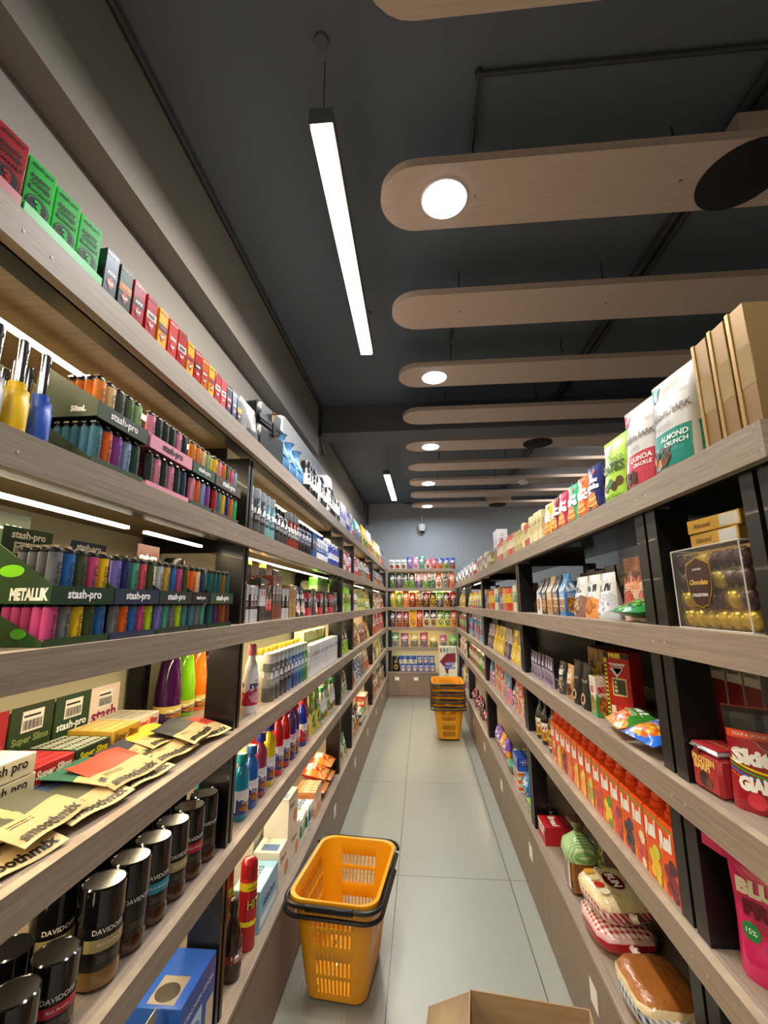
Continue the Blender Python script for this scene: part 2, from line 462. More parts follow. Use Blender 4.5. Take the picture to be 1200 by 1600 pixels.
for i, z in enumerate(LT[:5]):
    xs = -.752 if i == 0 else (-.705 if i == 1 else -.72)
    for j, (a, b) in enumerate(segs):
        if i < 2 and j == 0: led(LU, (xs-.006, a), (xs+.006, b-.03 if i == 0 else .99), z-.06 if i else z-.06)
        elif i < 2: led(LU, (xs-.006, a), (xs+.006, b), z-.06)
        else: led(LU, (xs-.006, a), (xs+.006, b), z-.06)
    if i == 1: led(LU, (xs-.006, 1.06), (xs+.006, 1.35), z-.06)
LB = tag(empty('base_cabinet', (XL, .2, 0)), 'long low taupe cabinet under the left wall shelves', 'cabinet')
def base_cab(par, side):
    if side == 'L': x0, x1, xf, y0, y1 = -.975, XL-.02, XL, L0, YB+.0; zt = LT[5]
    else: x0, x1, xf, y0, y1 = XR+.02, 1.02, XR, .72, YB+.0; zt = RT[4]
    mb = MB(); mb.box(x0, x1, y0, y1-.003, .0, zt-.02, M_BLK2); mb.obj('carcass', par)
    mb = MB(); mb.box(min(x0, xf), max(x1, xf), y0, y1-.003, zt-.0195, zt, M_LAM, top=M_LAM); mb.obj('cabinet_top', par)
    y = y0
    while y < y1-.02:
        ye = min(y+.86, y1)
        d = MB(); xa, xb = (x1+.001, xf-.002) if side == 'L' else (xf+.002, x0-.001)
        d.box(min(xa, xb), max(xa, xb), y+.0015, ye-.0015, .012, zt-.026, M_LAMV)
        o = d.obj('door', par)
        s = MB(); xs = xf-.0015 if side == 'L' else xf+.0015
        yc = y+.22
        q = [(xs, yc-.035, zt-.16), (xs, yc+.035, zt-.16), (xs, yc+.035, zt-.09), (xs, yc-.035, zt-.09)]
        s.quad(q if side == 'L' else q[::-1], M_WHT); s.obj('price_sticker', o)
        y = ye
base_cab(LB, 'L')
# end wall unit
BU = tag(empty('end_wall_shelving', (0, YB, 0)), 'short taupe shelving across the far end of the aisle', 'shelving')
for i, z in enumerate(LT[:5]):
    shelf_board(BU, (XL+.002, YB+.02), (XR-.002, WB-.013), z, .02, .05, 'x', (YB+.02, YB))
    led(BU, (XL+.05, YB+.15), (XR-.02, YB+.162), z-.0215, axis='x')
mb = MB(); mb.box(XL, XR, WB-.0125, WB-.004, .4075, 2.045, M_CREAM); mb.obj('back_panel', BU)
mb = MB(); mb.box(XL+.003, XL+.06, YB+.06, YB+.12, .4075, 2.0, M_BLK); mb.obj('upright_post', BU)
BB = tag(empty('base_cabinet', (0, YB, 0)), 'low cabinet with white price stickers at the far end of the aisle', 'cabinet')
mb = MB(); mb.box(XL+.002, XR, YB+.02, WB-.01, 0, .38, M_BLK2); mb.obj('carcass', BB)
mb = MB(); mb.box(XL+.002, XR+.02, YB, WB-.01, .3805, .407, M_LAMX); mb.obj('cabinet_top', BB)
for i, (a, b) in enumerate(((XL+.004, -.262), (-.259, .004), (.007, .318), (.321, XR-.004))):
    d = MB(); d.box(a, b, YB+.002, YB+.018, .05, .375, M_LAMV); o = d.obj('door', BB)
    s = MB(); s.rect(a+.11, a+.18, .28, .33, M_WHT, y=YB+.001); s.obj('price_sticker', o)
mb = MB(); mb.box(XL+.004, XR-.004, YB+.012, YB+.019, 0, .046, M_LAMX); mb.obj('kick_board', BB)
# right unit
RU = tag(empty('aisle_shelving', (XR, .7, 0)), 'long open shelving of taupe wood and black posts on the right of the aisle', 'shelving')
R0 = .70
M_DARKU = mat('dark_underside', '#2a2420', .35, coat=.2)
for i, z in enumerate(RT[:4]):
    s = shelf_board(RU, (XR+.02, R0+.02), (1.02, YB-.004), z, .02, .062, 'y', (XR+.02, XR))
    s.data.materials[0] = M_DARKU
    e = MB(); e.box(XR+.0, 1.02, R0, R0+.02, z-.062, z, M_LAMX, top=M_EDGE); e.obj('end_edge', s)
RPOST = [(.724, .80), (1.09, 1.19), (2.62, 2.70), (4.2, 4.3), (5.8, 5.9), (7.2, 7.28)]
for (a, b) in RPOST:
    post(RU, XR+.03, XR+.10, a, b, 1.72, 1, sx=-1)
    post(RU, .96, 1.0, a, b, 1.72, 1, sx=-1)
    for z in RT[:4]:
        mb = MB(); mb.box(XR+.10, .954, a+.03, b-.03, z-.075, z-.0205, M_BLK); mb.obj('cross_rail', RU)
mb = MB(); mb.box(1.0205, 1.03, R0, YB-.004, .3505, 1.64, M_BLK2); mb.obj('back_panel', RU)
for j, (a, b) in enumerate(((4.4, 5.7), (6.0, 7.1))):
    for i, z in enumerate(RT[:4]): led(RU, (XR+.12, a), (XR+.132, b), z-.06)
RB = tag(empty('base_cabinet', (XR, .7, 0)), 'long low taupe cabinet under the shelves on the right', 'cabinet')
base_cab(RB, 'R')
for q in (LU, LB, BU, BB, RU, RB): reparent(q)

# ------------------------------------------------------------------ ceiling slats, lamps, pipes
M_SLAT = wood('slat_wood', '#bba595', '#cab4a5', (2.5, 120, 120), .45)
M_LAMPW = mat('downlight_glow', '#ffffff', .4, emit='#f4f8ff', es=14)
M_TUBE = mat('tube_glow', '#ffffff', .4, emit='#fff3df', es=11)
M_STEEL = mat('dull_steel', '#8a857c', .35, .9)
M_PIPE = mat('painted_conduit', '#3a3e44', .5)
M_NAVY = mat('dark_speaker_mesh', '#10131b', .8)
ZS = 3.05; SW = .142
SLY = [.76, 1.45, 2.14, 2.84, 3.53, 4.24, 4.94, 5.64, 6.34, 7.04]
onames = ['nearest', 'second', 'third', 'fourth', 'fifth', 'sixth', 'seventh', 'eighth', 'ninth', 'farthest']
discs = {1: '', 3: '', 5: '', 7: '', 9: ''}
for i, y in enumerate(SLY):
    mb = MB(); r = SW; xa = -.13+r; xb = 3.2; pts = []
    for k in range(13):
        a = pi/2+pi*k/12; pts.append((xa+r*cos(a), y+r*sin(a)))
    for k in range(13):
        a = -pi/2+pi*k/12; pts.append((xb+r*cos(a), y+r*sin(a)))
    n0 = mb.add([(p[0], p[1], ZS) for p in pts]); n1 = mb.add([(p[0], p[1], ZS+.035) for p in pts]); n = len(pts)
    mb.face(tuple(n0+k for k in reversed(range(n))), M_SLAT); mb.face(tuple(n1+k for k in range(n)), M_SLAT)
    for k in range(n):
        j = (k+1) % n; mb.face((n0+k, n0+j, n1+j, n1+k), M_SLAT)
    root = empty('ceiling_slat', (0, y, ZS))
    b_ = mb.obj('wooden_board', root); rel(b_, root)
    for xx in (.24, 1.0, 2.2):
        t = MB(); t.tube([(xx, y, ZS+.03), (xx, y, HC)], .004, M_PIPE, 6); t_ = t.obj('hanging_rod', root); rel(t_, root)
        t = MB(); t.lathe([(.006, 0), (.006, .002)], M_STEEL, 8, cx=xx, cy=y, z0=ZS-.0015); t_ = t.obj('screw', root); rel(t_, root)
    tag(root, '%s round-ended wooden slat hanging from the ceiling%s' % (onames[i], ' with a downlight' if i in discs else ''), 'ceiling slat', 'round-ended ceiling slats')
    if i in discs:
        L = empty('downlight', (.12, y, ZS))
        m2 = MB(); m2.lathe([(.088, -.006), (.092, -.001), (.092, .0)], C('#e6e8ea'), 28); m2.obj('trim_ring', L)
        m2 = MB(); m2.lathe([(.0815, -.0095), (.0815, -.0065)], M_LAMPW, 28); m2.obj('lamp_disc', L)
        area('downlight_light', (.12, y, ZS-.012), .15, .15, P_DISC, COOL)
        tag(L, 'glowing round white downlight in the %s ceiling slat' % onames[i], 'downlight', 'round downlights')
def disc_thing(name, x, y, z, r, m, label, cat):
    mb = MB(); mb.lathe([(r*.9, -.012), (r, -.006), (r, -.0005)], m, 28)
    o = mb.obj(name, loc=(x, y, z)); return tag(o, label, cat)
disc_thing('ceiling_speaker', 1.215, 1.45, ZS, .145, M_NAVY, 'large black round speaker under the second nearest ceiling slat', 'speaker')
disc_thing('ceiling_speaker', 1.178, 4.24, ZS, .14, M_NAVY, 'black round speaker under the sixth ceiling slat', 'speaker')
disc_thing('ceiling_speaker', 1.25, 7.04, ZS, .14, M_NAVY, 'black round speaker under the farthest ceiling slat', 'speaker')
mb = MB(); mb.lathe([(.02, -.045), (.05, -.04), (.058, -.02), (.065, -.018), (.065, -.0005)], C('#dfe2e4'), 20)
tag(mb.obj('smoke_detector', loc=(1.35, 5.64, ZS)), 'small white smoke detector under a far ceiling slat', 'smoke detector')
for (x, y, lab) in ((1.35, 1.45, 'square wooden box on top of the second nearest ceiling slat'), (1.25, 7.04, 'square wooden box on top of the farthest ceiling slat')):
    mb = MB(); mb.box(-.2, .2, -.11, .11, 0, .12, M_SLAT, bev=.004); tag(mb.obj('speaker_box', loc=(x, y, ZS+.0355)), lab, 'box')
def tube_lamp(x0, y0, x1, y1, z, label, segs=1):
    L = sqrt((x1-x0)**2+(y1-y0)**2); ang = math.atan2(y1-y0, x1-x0)-pi/2
    r = empty('linear_pendant_lamp', ((x0+x1)/2, (y0+y1)/2, z), ang)
    mb = MB(); mb.box(-.038, .038, -L/2, L/2, .004, .06, M_STEEL); mb.obj('housing', r)
    mb = MB(); mb.box(-.034, .034, -L/2+.004, L/2-.004, -.012, .0035, M_TUBE); mb.obj('diffuser', r)
    for s in (-1, 1):
        mb = MB(); mb.box(-.039, .039, s*L/2-.002, s*L/2+.002, -.002, .061, M_ALU); mb.obj('end_cap', r)
        mb = MB(); mb.tube([(0, s*(L/2-.03), .06), (0, s*(L/2-.03), HC-z)], .0018, M_BLK, 6); mb.obj('hanging_wire', r)
        mb = MB(); mb.lathe([(.022, -.008), (.025, -.001)], C('#55595e'), 18, cx=0, cy=s*(L/2+.03), z0=HC-z); mb.obj('ceiling_rose', r)
    a = area('tube_light', ((x0+x1)/2, (y0+y1)/2, z-.02), .06, L, P_TUBE*L, (1, .9, .76), rot=(0, 0, ang))
    return tag(r, label, 'lamp')
tube_lamp(-.29, 1.10, -.305, 2.42, 3.0, 'long glowing linear lamp hanging nearest the camera')
tube_lamp(-.385, 5.02, -.375, 6.35, 3.0, 'far glowing linear lamp hanging beyond the ceiling beam')
# added fill, out of view: a lamp behind the camera and two bare area lights
tube_lamp(-.29, -2.4, -.29, -.6, 3.0, 'unseen linear lamp added behind the camera as fill light')
area('fill_light', (1.0, -1.4, 3.2), 2.6, 1.6, P_FILL, NEUT)  # unseen fill added behind the camera, no fixture modelled
area('fill_light', (2.3, 5.6, 3.2), 1.0, 3.0, P_FILL*1.3, NEUT)  # unseen fill added beyond the right unit to brighten the far end
def pipe(name, pts, r, label, cat='pipe', m=None):
    mb = MB(); mb.tube(pts, r, m or M_PIPE, 8, smooth=True)
    for p in pts[1:-1]:
        mb.lathe([(r*1.5, -.012), (r*1.5, .012)], m or M_PIPE, 8, cx=p[0], cy=p[1], z0=p[2])
    return tag(mb.obj(name), label, cat)
pipe('conduit', [(1.215, -1, 3.27), (1.215, 3.74, 3.27)], .018, 'dark conduit running lengthwise under the near ceiling, left of a pair')
pipe('conduit', [(1.26, -1, 3.27), (1.26, 3.74, 3.27)], .018, 'dark conduit running lengthwise under the near ceiling, right of a pair')
pipe('conduit', [(1.3, 3.99, 3.27), (1.3, 7.88, 3.27)], .013, 'dark conduit running lengthwise beyond the ceiling beam, left of a pair')
pipe('conduit', [(1.345, 3.99, 3.27), (1.345, 7.88, 3.27)], .013, 'dark conduit running lengthwise beyond the ceiling beam, right of a pair')
for k, y in enumerate((1.2, 2.5)):
    pipe('conduit', [(.235, y+.25, 3.285), (.235, y, 3.285), (1.2, y, 3.285)], .010, '%s thin dark conduit crossing the near ceiling' % ('first' if k == 0 else 'second'))
pipe('conduit', [(-.3, 7.86, 3.285), (3.2, 7.86, 3.285)], .012, 'conduit along the top of the end wall')
pipe('conduit', [(-.895, WN, 3.28), (-.895, 3.7, 3.28), (-.895, 3.73, 3.2), (-.895, 3.73, 3.0), (-.93, 4.05, 2.94)], .014, 'dark conduit along the top of the left wall beam, bending down at its end')
pipe('conduit', [(-.99, 4.0, 3.28), (-.99, 7.8, 3.28), (-.96, 7.88, 3.24), (-.96, 7.88, 2.9)], .014, 'dark conduit in the far left ceiling corner')
# camera on the end wall
r = empty('security_camera', (.03, 7.8, 2.86))
mb = MB(); mb.lathe([(.02, -.11), (.055, -.10), (.075, -.04), (.07, .02), (.05, .035)], C('#dcdfe2'), 18); mb.obj('housing', r)
mb = MB(); mb.lathe([(.012, -.135), (.036, -.12), (.042, -.105)], C('#17181a', .15), 16); mb.obj('lens', r)
mb = MB(); mb.tube([(0, 0, .03), (0, 0, .19), (0, .095, .19)], .012, C('#dcdfe2'), 8); mb.obj('bracket', r)
tag(r, 'white dome security camera on the far end wall', 'camera')
# ------------------------------------------------------------------ products: each maker returns a Proto
def P1(name, w, d, h, mb): return Proto(name, w, d, h, [mb.obj(name, link=False)])
def PN(name, w, d, h, *parts):
    return Proto(name, w, d, h, [mb.obj(n, link=False) for n, mb in parts])
GOLD = mat('gold_foil', '#c8a04a', .28, .8); SILV = mat('silver_foil', '#c9cacc', .25, .7)
CHROME = mat('chrome', '#d8dadc', .12, 1)
T_W, T_K = C('#f4f2ec'), C('#141414')
CLEAR = mat('clear_plastic', '#ffffff', .08, trans=.9, alpha=.35)

def carton(w, d, h, m, texts=(), extra=None, name='carton', top=None, bev=.0012):
    mb = MB(); mb.box(-w/2, w/2, -d/2, d/2, 0, h, m, top=top, bev=bev)
    for t in texts: # (string, cx, cz, width, mat, kw)
        kw = dict(t[5]) if len(t) > 5 else {}
        pl = kw.get('plane', 'f'); base = {'f': -d/2, 't': h, 'l': -w/2, 'r': w/2}[pl]
        mb.text(t[0], t[1], t[2], t[3], t[4], y=base, **kw)
    if extra: extra(mb, -d/2)
    return P1(name, w, d, h, mb)

def bag_surface(w, h, T, pouch=True, seal=.05, wr=.003, seed=0):
    rnd = random.Random(seed); ph = [rnd.uniform(0, 6) for _ in range(6)]
    def t(u, v):
        if pouch:
            a = max(0, sin(pi*min(max(u, 0), 1)))**.45; q = max(0., 1-v/(1-seal)) if v < 1-seal else 0
            b = min(1, q*1.25)**.6 if q > 0 else 0
            k = a*b
            if v < .06: k *= .9+.1*v/.06
        else:
            vv = (v-seal)/(1-2*seal)
            k = 0 if (vv <= 0 or vv >= 1) else (sin(pi*vv)**.42)*(max(0, sin(pi*min(max(u, 0), 1)))**.5)
        return T/2*k+ wr*k*(sin(u*9+ph[0]+v*5)*.5+sin(v*13+ph[1]+u*4)*.5) + wr*.5*sin(u*26+ph[2])*(1-k)*(k > 0)
    return t
def bag(w, h, T, m, pouch=True, texts=(), decals=None, name='pouch', seal_m=None, nx=12, nz=14, seed=0, hole=False, seal=.06, lean=0):
    t = bag_surface(w, h, T, pouch, seal, .0035 if not pouch else .002, seed)
    def xw(u, v):
        k = 1-.05*sin(pi*v)**2 if pouch else 1-.09*sin(pi*v)**.6
        return (u-.5)*w*k
    mb = MB(); idx = {}
    for s in (-1, 1):
        for j in range(nz+1):
            for i in range(nx+1):
                u, v = i/nx, j/nz
                if s == 1 and (i in (0, nx)): idx[(s, i, j)] = idx[(-1, i, j)]; continue
                z = v*h
                if not pouch: z += .0
                y = s*max(t(u, v), .0006)
                if i in (0, nx): y = 0
                idx[(s, i, j)] = mb.add([(xw(u, v), y, z)])
    for s in (-1, 1):
        for j in range(nz):
            mm = m if (seal_m is None or (j < nz-1 and (pouch or j > 0))) else seal_m
            for i in range(nx):
                q = [idx[(s, i, j)], idx[(s, i+1, j)], idx[(s, i+1, j+1)], idx[(s, i, j+1)]]
                uvs = [(i/nx, j/nz), ((i+1)/nx, j/nz), ((i+1)/nx, (j+1)/nz), (i/nx, (j+1)/nz)]
                if s == 1: q = q[::-1]; uvs = [(1-a, b) for a, b in uvs[::-1]]
                mb.face(q, mm, uvs, True)
    bot = [idx[(-1, i, 0)] for i in range(nx+1)]+[idx[(1, i, 0)] for i in range(nx-1, 0, -1)]
    mb.face(bot[::-1], m)
    topr = [idx[(-1, i, nz)] for i in range(nx+1)]+[idx[(1, i, nz)] for i in range(nx-1, 0, -1)]
    mb.face(topr, m)
    def fy(X, Z):
        v = min(max(Z/h, 0), 1); k = (1-.05*sin(pi*v)**2) if pouch else 1-.09*sin(pi*v)**.6
        u = X/(w*k)+.5
        # follow the flat facets of the grid
        i = min(int(u*nx), nx-1); j = min(int(v*nz), nz-1); fu, fv = u*nx-i, v*nz-j
        T4 = lambda a, b: 0 if a in (0, nx) else max(t(a/nx, b/nz), .0006)
        y = (T4(i, j)*(1-fu)*(1-fv)+T4(i+1, j)*fu*(1-fv)+T4(i, j+1)*(1-fu)*fv+T4(i+1, j+1)*fu*fv)
        return -y-.0009
    for tx in texts:
        kw = dict(tx[5]) if len(tx) > 5 else {}
        mb.text(tx[0], tx[1]*w, tx[2]*h, tx[3]*w, tx[4], fy=fy, lift=.0024, **kw)
    if decals: decals(mb, fy)
    d = 2*max(t(.5, v/10) for v in range(11))
    return P1(name, w, d+.004, h, mb)

def can(r, h, m, cap_m, cap_h=.03, name='spray_can', cap_r=None, n=16, texts=()):
    b = MB(); b.lathe([(r*.94, 0), (r, .004), (r, h-.012), (r*.8, h-.002), (r*.75, h)], m, n)
    for t in texts: cyl_text(b, t[0], t[1], t[2], r, t[3], rot=t[4] if len(t) > 4 else 0)
    c = MB(); cr = cap_r or r*.82; c.lathe([(cr, h-.004), (cr, h+cap_h-.006), (cr*.9, h+cap_h)], cap_m, n)
    return PN(name, 2*r, 2*r, h+cap_h, ('body', b), ('cap', c))
def cyl_text(mb, st, cz, wd, r, m, ht=None, rot=0, a0=0, bold=.02, lift=.0007, cx=0, cy=0):
    vs_, fs, asp = text_mesh(st, bold, 0)
    h = ht or wd/asp; cr, sr = cos(rot), sin(rot); P = []
    for a, b in vs_:
        a *= wd; b *= h; a, b = a*cr-b*sr, a*sr+b*cr
        t = a0+a/r; P.append((cx+(r+lift)*sin(t), cy-(r+lift)*cos(t), cz+b))
    n = mb.add(P)
    for f in fs: mb.face(tuple(n+i for i in f), m)
def bottle(prof, m, cap, cap_m, label=None, label_z=None, name='bottle', sx=1, sy=1, n=16, texts=(), squar=0):
    R = max(p[0] for p in prof)
    b = MB(); b.lathe(prof, m, n, sx=sx, sy=sy, squar=squar)
    c = MB(); c.lathe(cap, cap_m, n)
    parts = [('body', b), ('cap', c)]
    if label:
        rz = lambda z: next((p0[0]+(p1[0]-p0[0])*(z-p0[1])/(p1[1]-p0[1]) for p0, p1 in zip(prof, prof[1:]) if p0[1] <= z <= p1[1] and p1[1] > p0[1]), R)
        z0, z1 = label_z; l = MB()
        zz = [z0+(z1-z0)*k/4 for k in range(5)]
        l.lathe([(rz(z)+.0009, z) for z in zz], label, n, sx=sx, sy=sy, capb=False, capt=False, squar=squar)
        for t in texts: cyl_text(l, t[0], t[1], t[2], R+.0006, t[3], rot=t[4] if len(t) > 4 else 0)
        parts.append(('label', l))
    return PN(name, 2*R*sx, 2*R*sy, cap[-1][1], *parts)

# ---- lighters
def lighter(col, h=.078, txt='stash-pro', tc='#202020'):
    def f():
        b = MB(); b.lathe([(.0118, 0), (.0125, .003), (.0125, h*.86)], C(col, .45), 12, sy=.66)
        vs_, fs, asp = text_mesh(txt, .015, 0)
        b.text(txt, 0.001, h*.38, h*.62, C(tc), y=-.0125*.66-.0002, rot=pi/2, bold=.02)
        k = MB(); k.lathe([(.0112, h*.8601), (.0112, h*.92), (.009, h*.95), (.006, h*.955)], C('#1a1a1c', .35), 12, sy=.62)
        w_ = MB(); w_.box(-.010, -.001, -.005, .005, h*.9551, h, CHROME)
        return PN('lighter', .0255, .016, h, ('body', b), ('head', k), ('metal_hood', w_))
    return proto(('lighter', col, h, tc), f)
def utility_lighter(col):
    def f():
        b = MB(); b.lathe([(.017, 0), (.018, .004), (.018, .05), (.0165, .052), (.0165, .066), (.0115, .068), (.0115, .078)], C(col, .4), 16)
        t = MB(); t.lathe([(.0075, .0781), (.0075, .145), (.0065, .148)], CHROME, 12)
        t.box(-.002, .002, -.0079, -.0068, .128, .134, T_K)
        return PN('utility_lighter', .036, .036, .148, ('handle', b), ('metal_nozzle', t))
    return proto(('ulight', col), f)
def lighter_tray(W, c, sign, side_txt=None, card_h=.07, tiers=2, clear=False, band='stash-pro', D=.112, stp=.098, sc='#ffffff', bandc=None):
    cm = C(c, .45) if not clear else mat('tinted_plastic', '#1f5a4e', .1, trans=.5, alpha=.6)
    f = MB(); f.box(-W/2, W/2, -.012, D, 0, .003, cm); f.box(-W/2, W/2, -.0135, -.0119, 0, .012, cm)
    g = MB(); g.box(-W/2, W/2, -.0115, D, stp-.006, stp-.003, cm)
    p = [('tray_floor', f), ('tray_step', g)]
    b = MB(); b.box(-W/2, W/2, -.0148, -.0138, stp-.013, stp+.017, C(bandc, .4) if bandc else cm)
    b.text(band, 0, stp+.002, min(W*.55, .085), C(sc), y=-.0148, bold=.03)
    p.append(('front_band', b))
    for s in (-1, 1):
        q = MB(); x = s*(W/2+.001)
        for P in ([(-.012, 0), (D, 0), (D, stp-.012), (D-.012, stp-.012), (-.012, .008)], [(-.0148, stp-.012), (D, stp-.012), (D, stp+.09), (D-.015, stp+.09), (-.0148, stp+.018)]):
            n0 = q.add([(x-.0005, y, z) for y, z in P]); n1 = q.add([(x+.0005, y, z) for y, z in P])
            q.face(tuple(n0+i for i in reversed(range(5))), cm); q.face(tuple(n1+i for i in range(5)), cm)
            for i in range(5): j = (i+1) % 5; q.face((n0+i, n0+j, n1+j, n1+i), cm)
        if side_txt and s < 0:
            q.text(side_txt, -.022, stp+.003, .066 if len(side_txt) > 5 else .03, T_W, y=x-.0005, plane='l', bold=.06, ht=.02 if len(side_txt) > 5 else .012)
            if len(side_txt) > 5:
                n0 = q.add([(x-.0012, .058+.022*cos(a), stp+.04+.010*sin(a)) for a in [-k*pi/8 for k in range(16)]]); q.face(range(n0, n0+16), C('#7ad020'))
                n0 = q.add([(x-.0012, D, stp-.011), (x-.0012, D, stp+.02), (x-.0012, D-.022, stp-.011)]); q.face((n0, n0+1, n0+2), C('#7ad020'))
                n0 = q.add([(x-.0012, .03+.014*cos(a), .02+.008*sin(a)) for a in [-k*pi/8 for k in range(16)]]); q.face(range(n0, n0+16), C('#4a9a20'))
        p.append(('side_panel', q))
    k = MB(); k.box(-W/2, W/2, D-.002, D, 0, stp+.07, cm)
    if card_h < .01: p.append(('back_card', k)); return PN('lighter_tray', W, D+.015, stp+.07, *p)
    k.box(-W*.36, W*.36, D-.004, D-.0025, stp+.0705, stp+.0705+card_h, cm)
    k.text(sign, 0, stp+.07+card_h*.72, min(W*.5, .07), C(sc), y=D-.004, bold=.03)
    k.rect(-.028, .028, stp+.07+card_h*.1, stp+.07+card_h*.5, M_WHT, y=D-.004, lift=.0006)
    for i in range(14):
        xx = -.024+i*.0035; k.rect(xx, xx+.0014+(i % 3)*.0005, stp+.07+card_h*.14, stp+.07+card_h*.3, T_K, y=D-.004, lift=.001)
    k.rect(-.024, .024, stp+.07+card_h*.36, stp+.07+card_h*.43, T_K, y=D-.004, lift=.001)
    p.append(('back_card', k))
    return PN('lighter_tray', W, D+.015, stp+.07+card_h, *p)

def fill_side(side, lvl, Y, inset, p, **kw):
    """stand a thing on a long unit; Y = its middle along the aisle, inset = gap behind the front edge"""
    dz = kw.pop('dz', 0); jit = kw.pop('jit', 0)
    z = (LT if side == 'L' else RT)[lvl]+.0003+dz
    rz = (pi/2 if side == 'L' else -pi/2)+radians(kw.pop('yaw', 0))+radians(random.uniform(-jit, jit))
    x = XL-.024-inset-p.d/2 if side == 'L' else XR+.024+inset+p.d/2
    return put(p, x, Y, z, rz, near=Y*10+inset+dz, **kw)
LV = {'L': ['on the top left shelf', 'on the second left shelf', 'on the third left shelf', 'on the fourth left shelf', 'on the fifth left shelf', 'on the low cabinet at left'],
      'R': ['on the top right shelf', 'on the second right shelf', 'on the third right shelf', 'on the fourth right shelf', 'on the low cabinet at right']}
def row(side, lvl, y0, y1, items, inset=.01, gap=.004, jit=2, rows=1, group=None, seq=None, clump=3, rg=None):
    """fill a stretch with countable products; items = [(proto, desc, cat)], each kept together in small clumps"""
    rnd = random.Random(ord(side)*7919+lvl*131+int(y0*100))
    y = y0; k = 0
    while True:
        p, desc, cat = items[k % len(items)]; n = rnd.choice([clump, clump, max(1, clump-1), clump+1]) if clump > 1 else 1
        for _ in range(n):
            extra = p.d*sin(radians(jit))*.9
            if y+p.w+extra > y1: return
            ins = inset+rnd.uniform(0, .008)
            for q in range(rows):
                if ins+q*(p.d+.012)+p.d > (.36 if side == 'L' else .38): break
                fill_side(side, lvl, y+p.w/2+extra/2, ins+q*(p.d+.012), p, desc=desc, cat=cat, where=LV[side][lvl], jit=jit, group=group or ('products '+LV[side][lvl]))
            y += p.w+gap+extra
        k += 1
def prow(side, lvl, seq, inset=.01, **kw):
    """things at given places: (Y, proto, desc, cat[, options])"""
    for s in seq:
        o = dict(s[4]) if len(s) > 4 else {}
        fill_side(side, lvl, s[0], o.pop('inset', inset), s[1], desc=s[2], cat=s[3], where=o.pop('where', LV[side][lvl]), group=o.pop('group', 'products '+LV[side][lvl]), **o)
# =================================================================== LEFT WALL
R_, G_, Y_, O_, B_, N_, K_, W_, PK, PU, TL, GR, LG = '#c3202c', '#1f7a3a', '#f0c020', '#f07818', '#1f55b8', '#1a2450', '#17171a', '#efeee8', '#e85a90', '#6a2a8a', '#1f8a8a', '#7a7c80', '#a8d820'
# ---- top shelf: filter-cone cartons, rolling-paper packs
def cone_box(col, word, tc='#101010'):
    def ex(mb, yf):
        t = C(tc)
        mb.disc(0, .028, .0185, t, y=yf, lift=.0004); mb.disc(0, .028, .0165, C(col, .35), y=yf, lift=.0006); mb.disc(0, .028, .0152, t, y=yf, lift=.0008)
        mb.text('3', 0, .028, .012, C(col, .35), y=yf, lift=.0012, bold=.05)
        mb.rect(-.017, .017, .0505, .0575, t, y=yf, lift=.0004); mb.text(word, 0, .054, .028, C(col, .35), y=yf, lift=.0008, bold=.03)
    return proto(('cone', col), lambda: carton(.044, .04, .105, C(col, .35), (('stash-pro', 0, .095, .033, C(tc), dict(bold=.03)), ('PARTY', 0, .075, .03, C(tc), dict(bold=.06)), ('CONES', 0, .065, .03, C(tc), dict(bold=.06))), ex))
for Y in (.523, .575, .627):
    fill_side('L', 0, Y, -.016, cone_box('#1fd04a', 'BROWN'), yaw=-9, dz=.002, desc='green party cones carton in its tray', cat='carton', where=LV['L'][0], group='green cones cartons')
for Y in (.368, .420, .472):
    fill_side('L', 0, Y, -.016, cone_box('#b01c2a', 'WHITE'), yaw=-9, dz=.002, desc='dark red party cones carton in its tray', cat='carton', where=LV['L'][0], group='red cones cartons')
def low_tray(W, D, col, name='display_tray', h=.016):
    mb = MB(); m = C(col, .4)
    mb.box(-W/2, W/2, -D/2, D/2, 0, .0015, m); mb.box(-W/2, W/2, -D/2-.001, -D/2, 0, h, m); mb.box(-W/2, W/2, D/2, D/2+.001, 0, h, m)
    mb.box(-W/2-.001, -W/2, -D/2, D/2, 0, h, m); mb.box(W/2, W/2+.001, -D/2, D/2, 0, h, m)
    return P1(name, W, D, h, mb)
fill_side('L', 0, .575, -.022, low_tray(.16, .054, '#23c850'), desc='low bright green card tray holding green cartons', cat='tray', where=LV['L'][0])
fill_side('L', 0, .412, -.022, low_tray(.155, .054, '#b01c2a'), desc='low dark red card tray holding red cartons', cat='tray', where=LV['L'][0])
def paper_pack(c1, c2, dk, w=.024, h=.088):
    def ex(mb, yf):
        mb.rect(-w/2+.001, w/2-.001, h*.42, h*.6, C(c2, .35), y=yf)
        mb.poly([(0, h*.16), (w*.32, h*.3), (0, h*.44), (-w*.32, h*.3)], C('#c8283a'), y=yf, lift=.0006)
        mb.poly([(-w*.15, h*.26), (w*.15, h*.26), (w*.2, h*.34), (0, h*.3), (-w*.2, h*.34)], T_W, y=yf, lift=.0009)
        mb.text('xxx', 0, h*.51, w*.7, C(dk), y=yf, lift=.0007, bold=.06)
    return proto(('ppk', c1, c2, w), lambda: carton(w, .05, h, C(c1, .3), (('stash-pro', 0, h*.9, w*.84, C(dk), dict(bold=.03)),), ex))
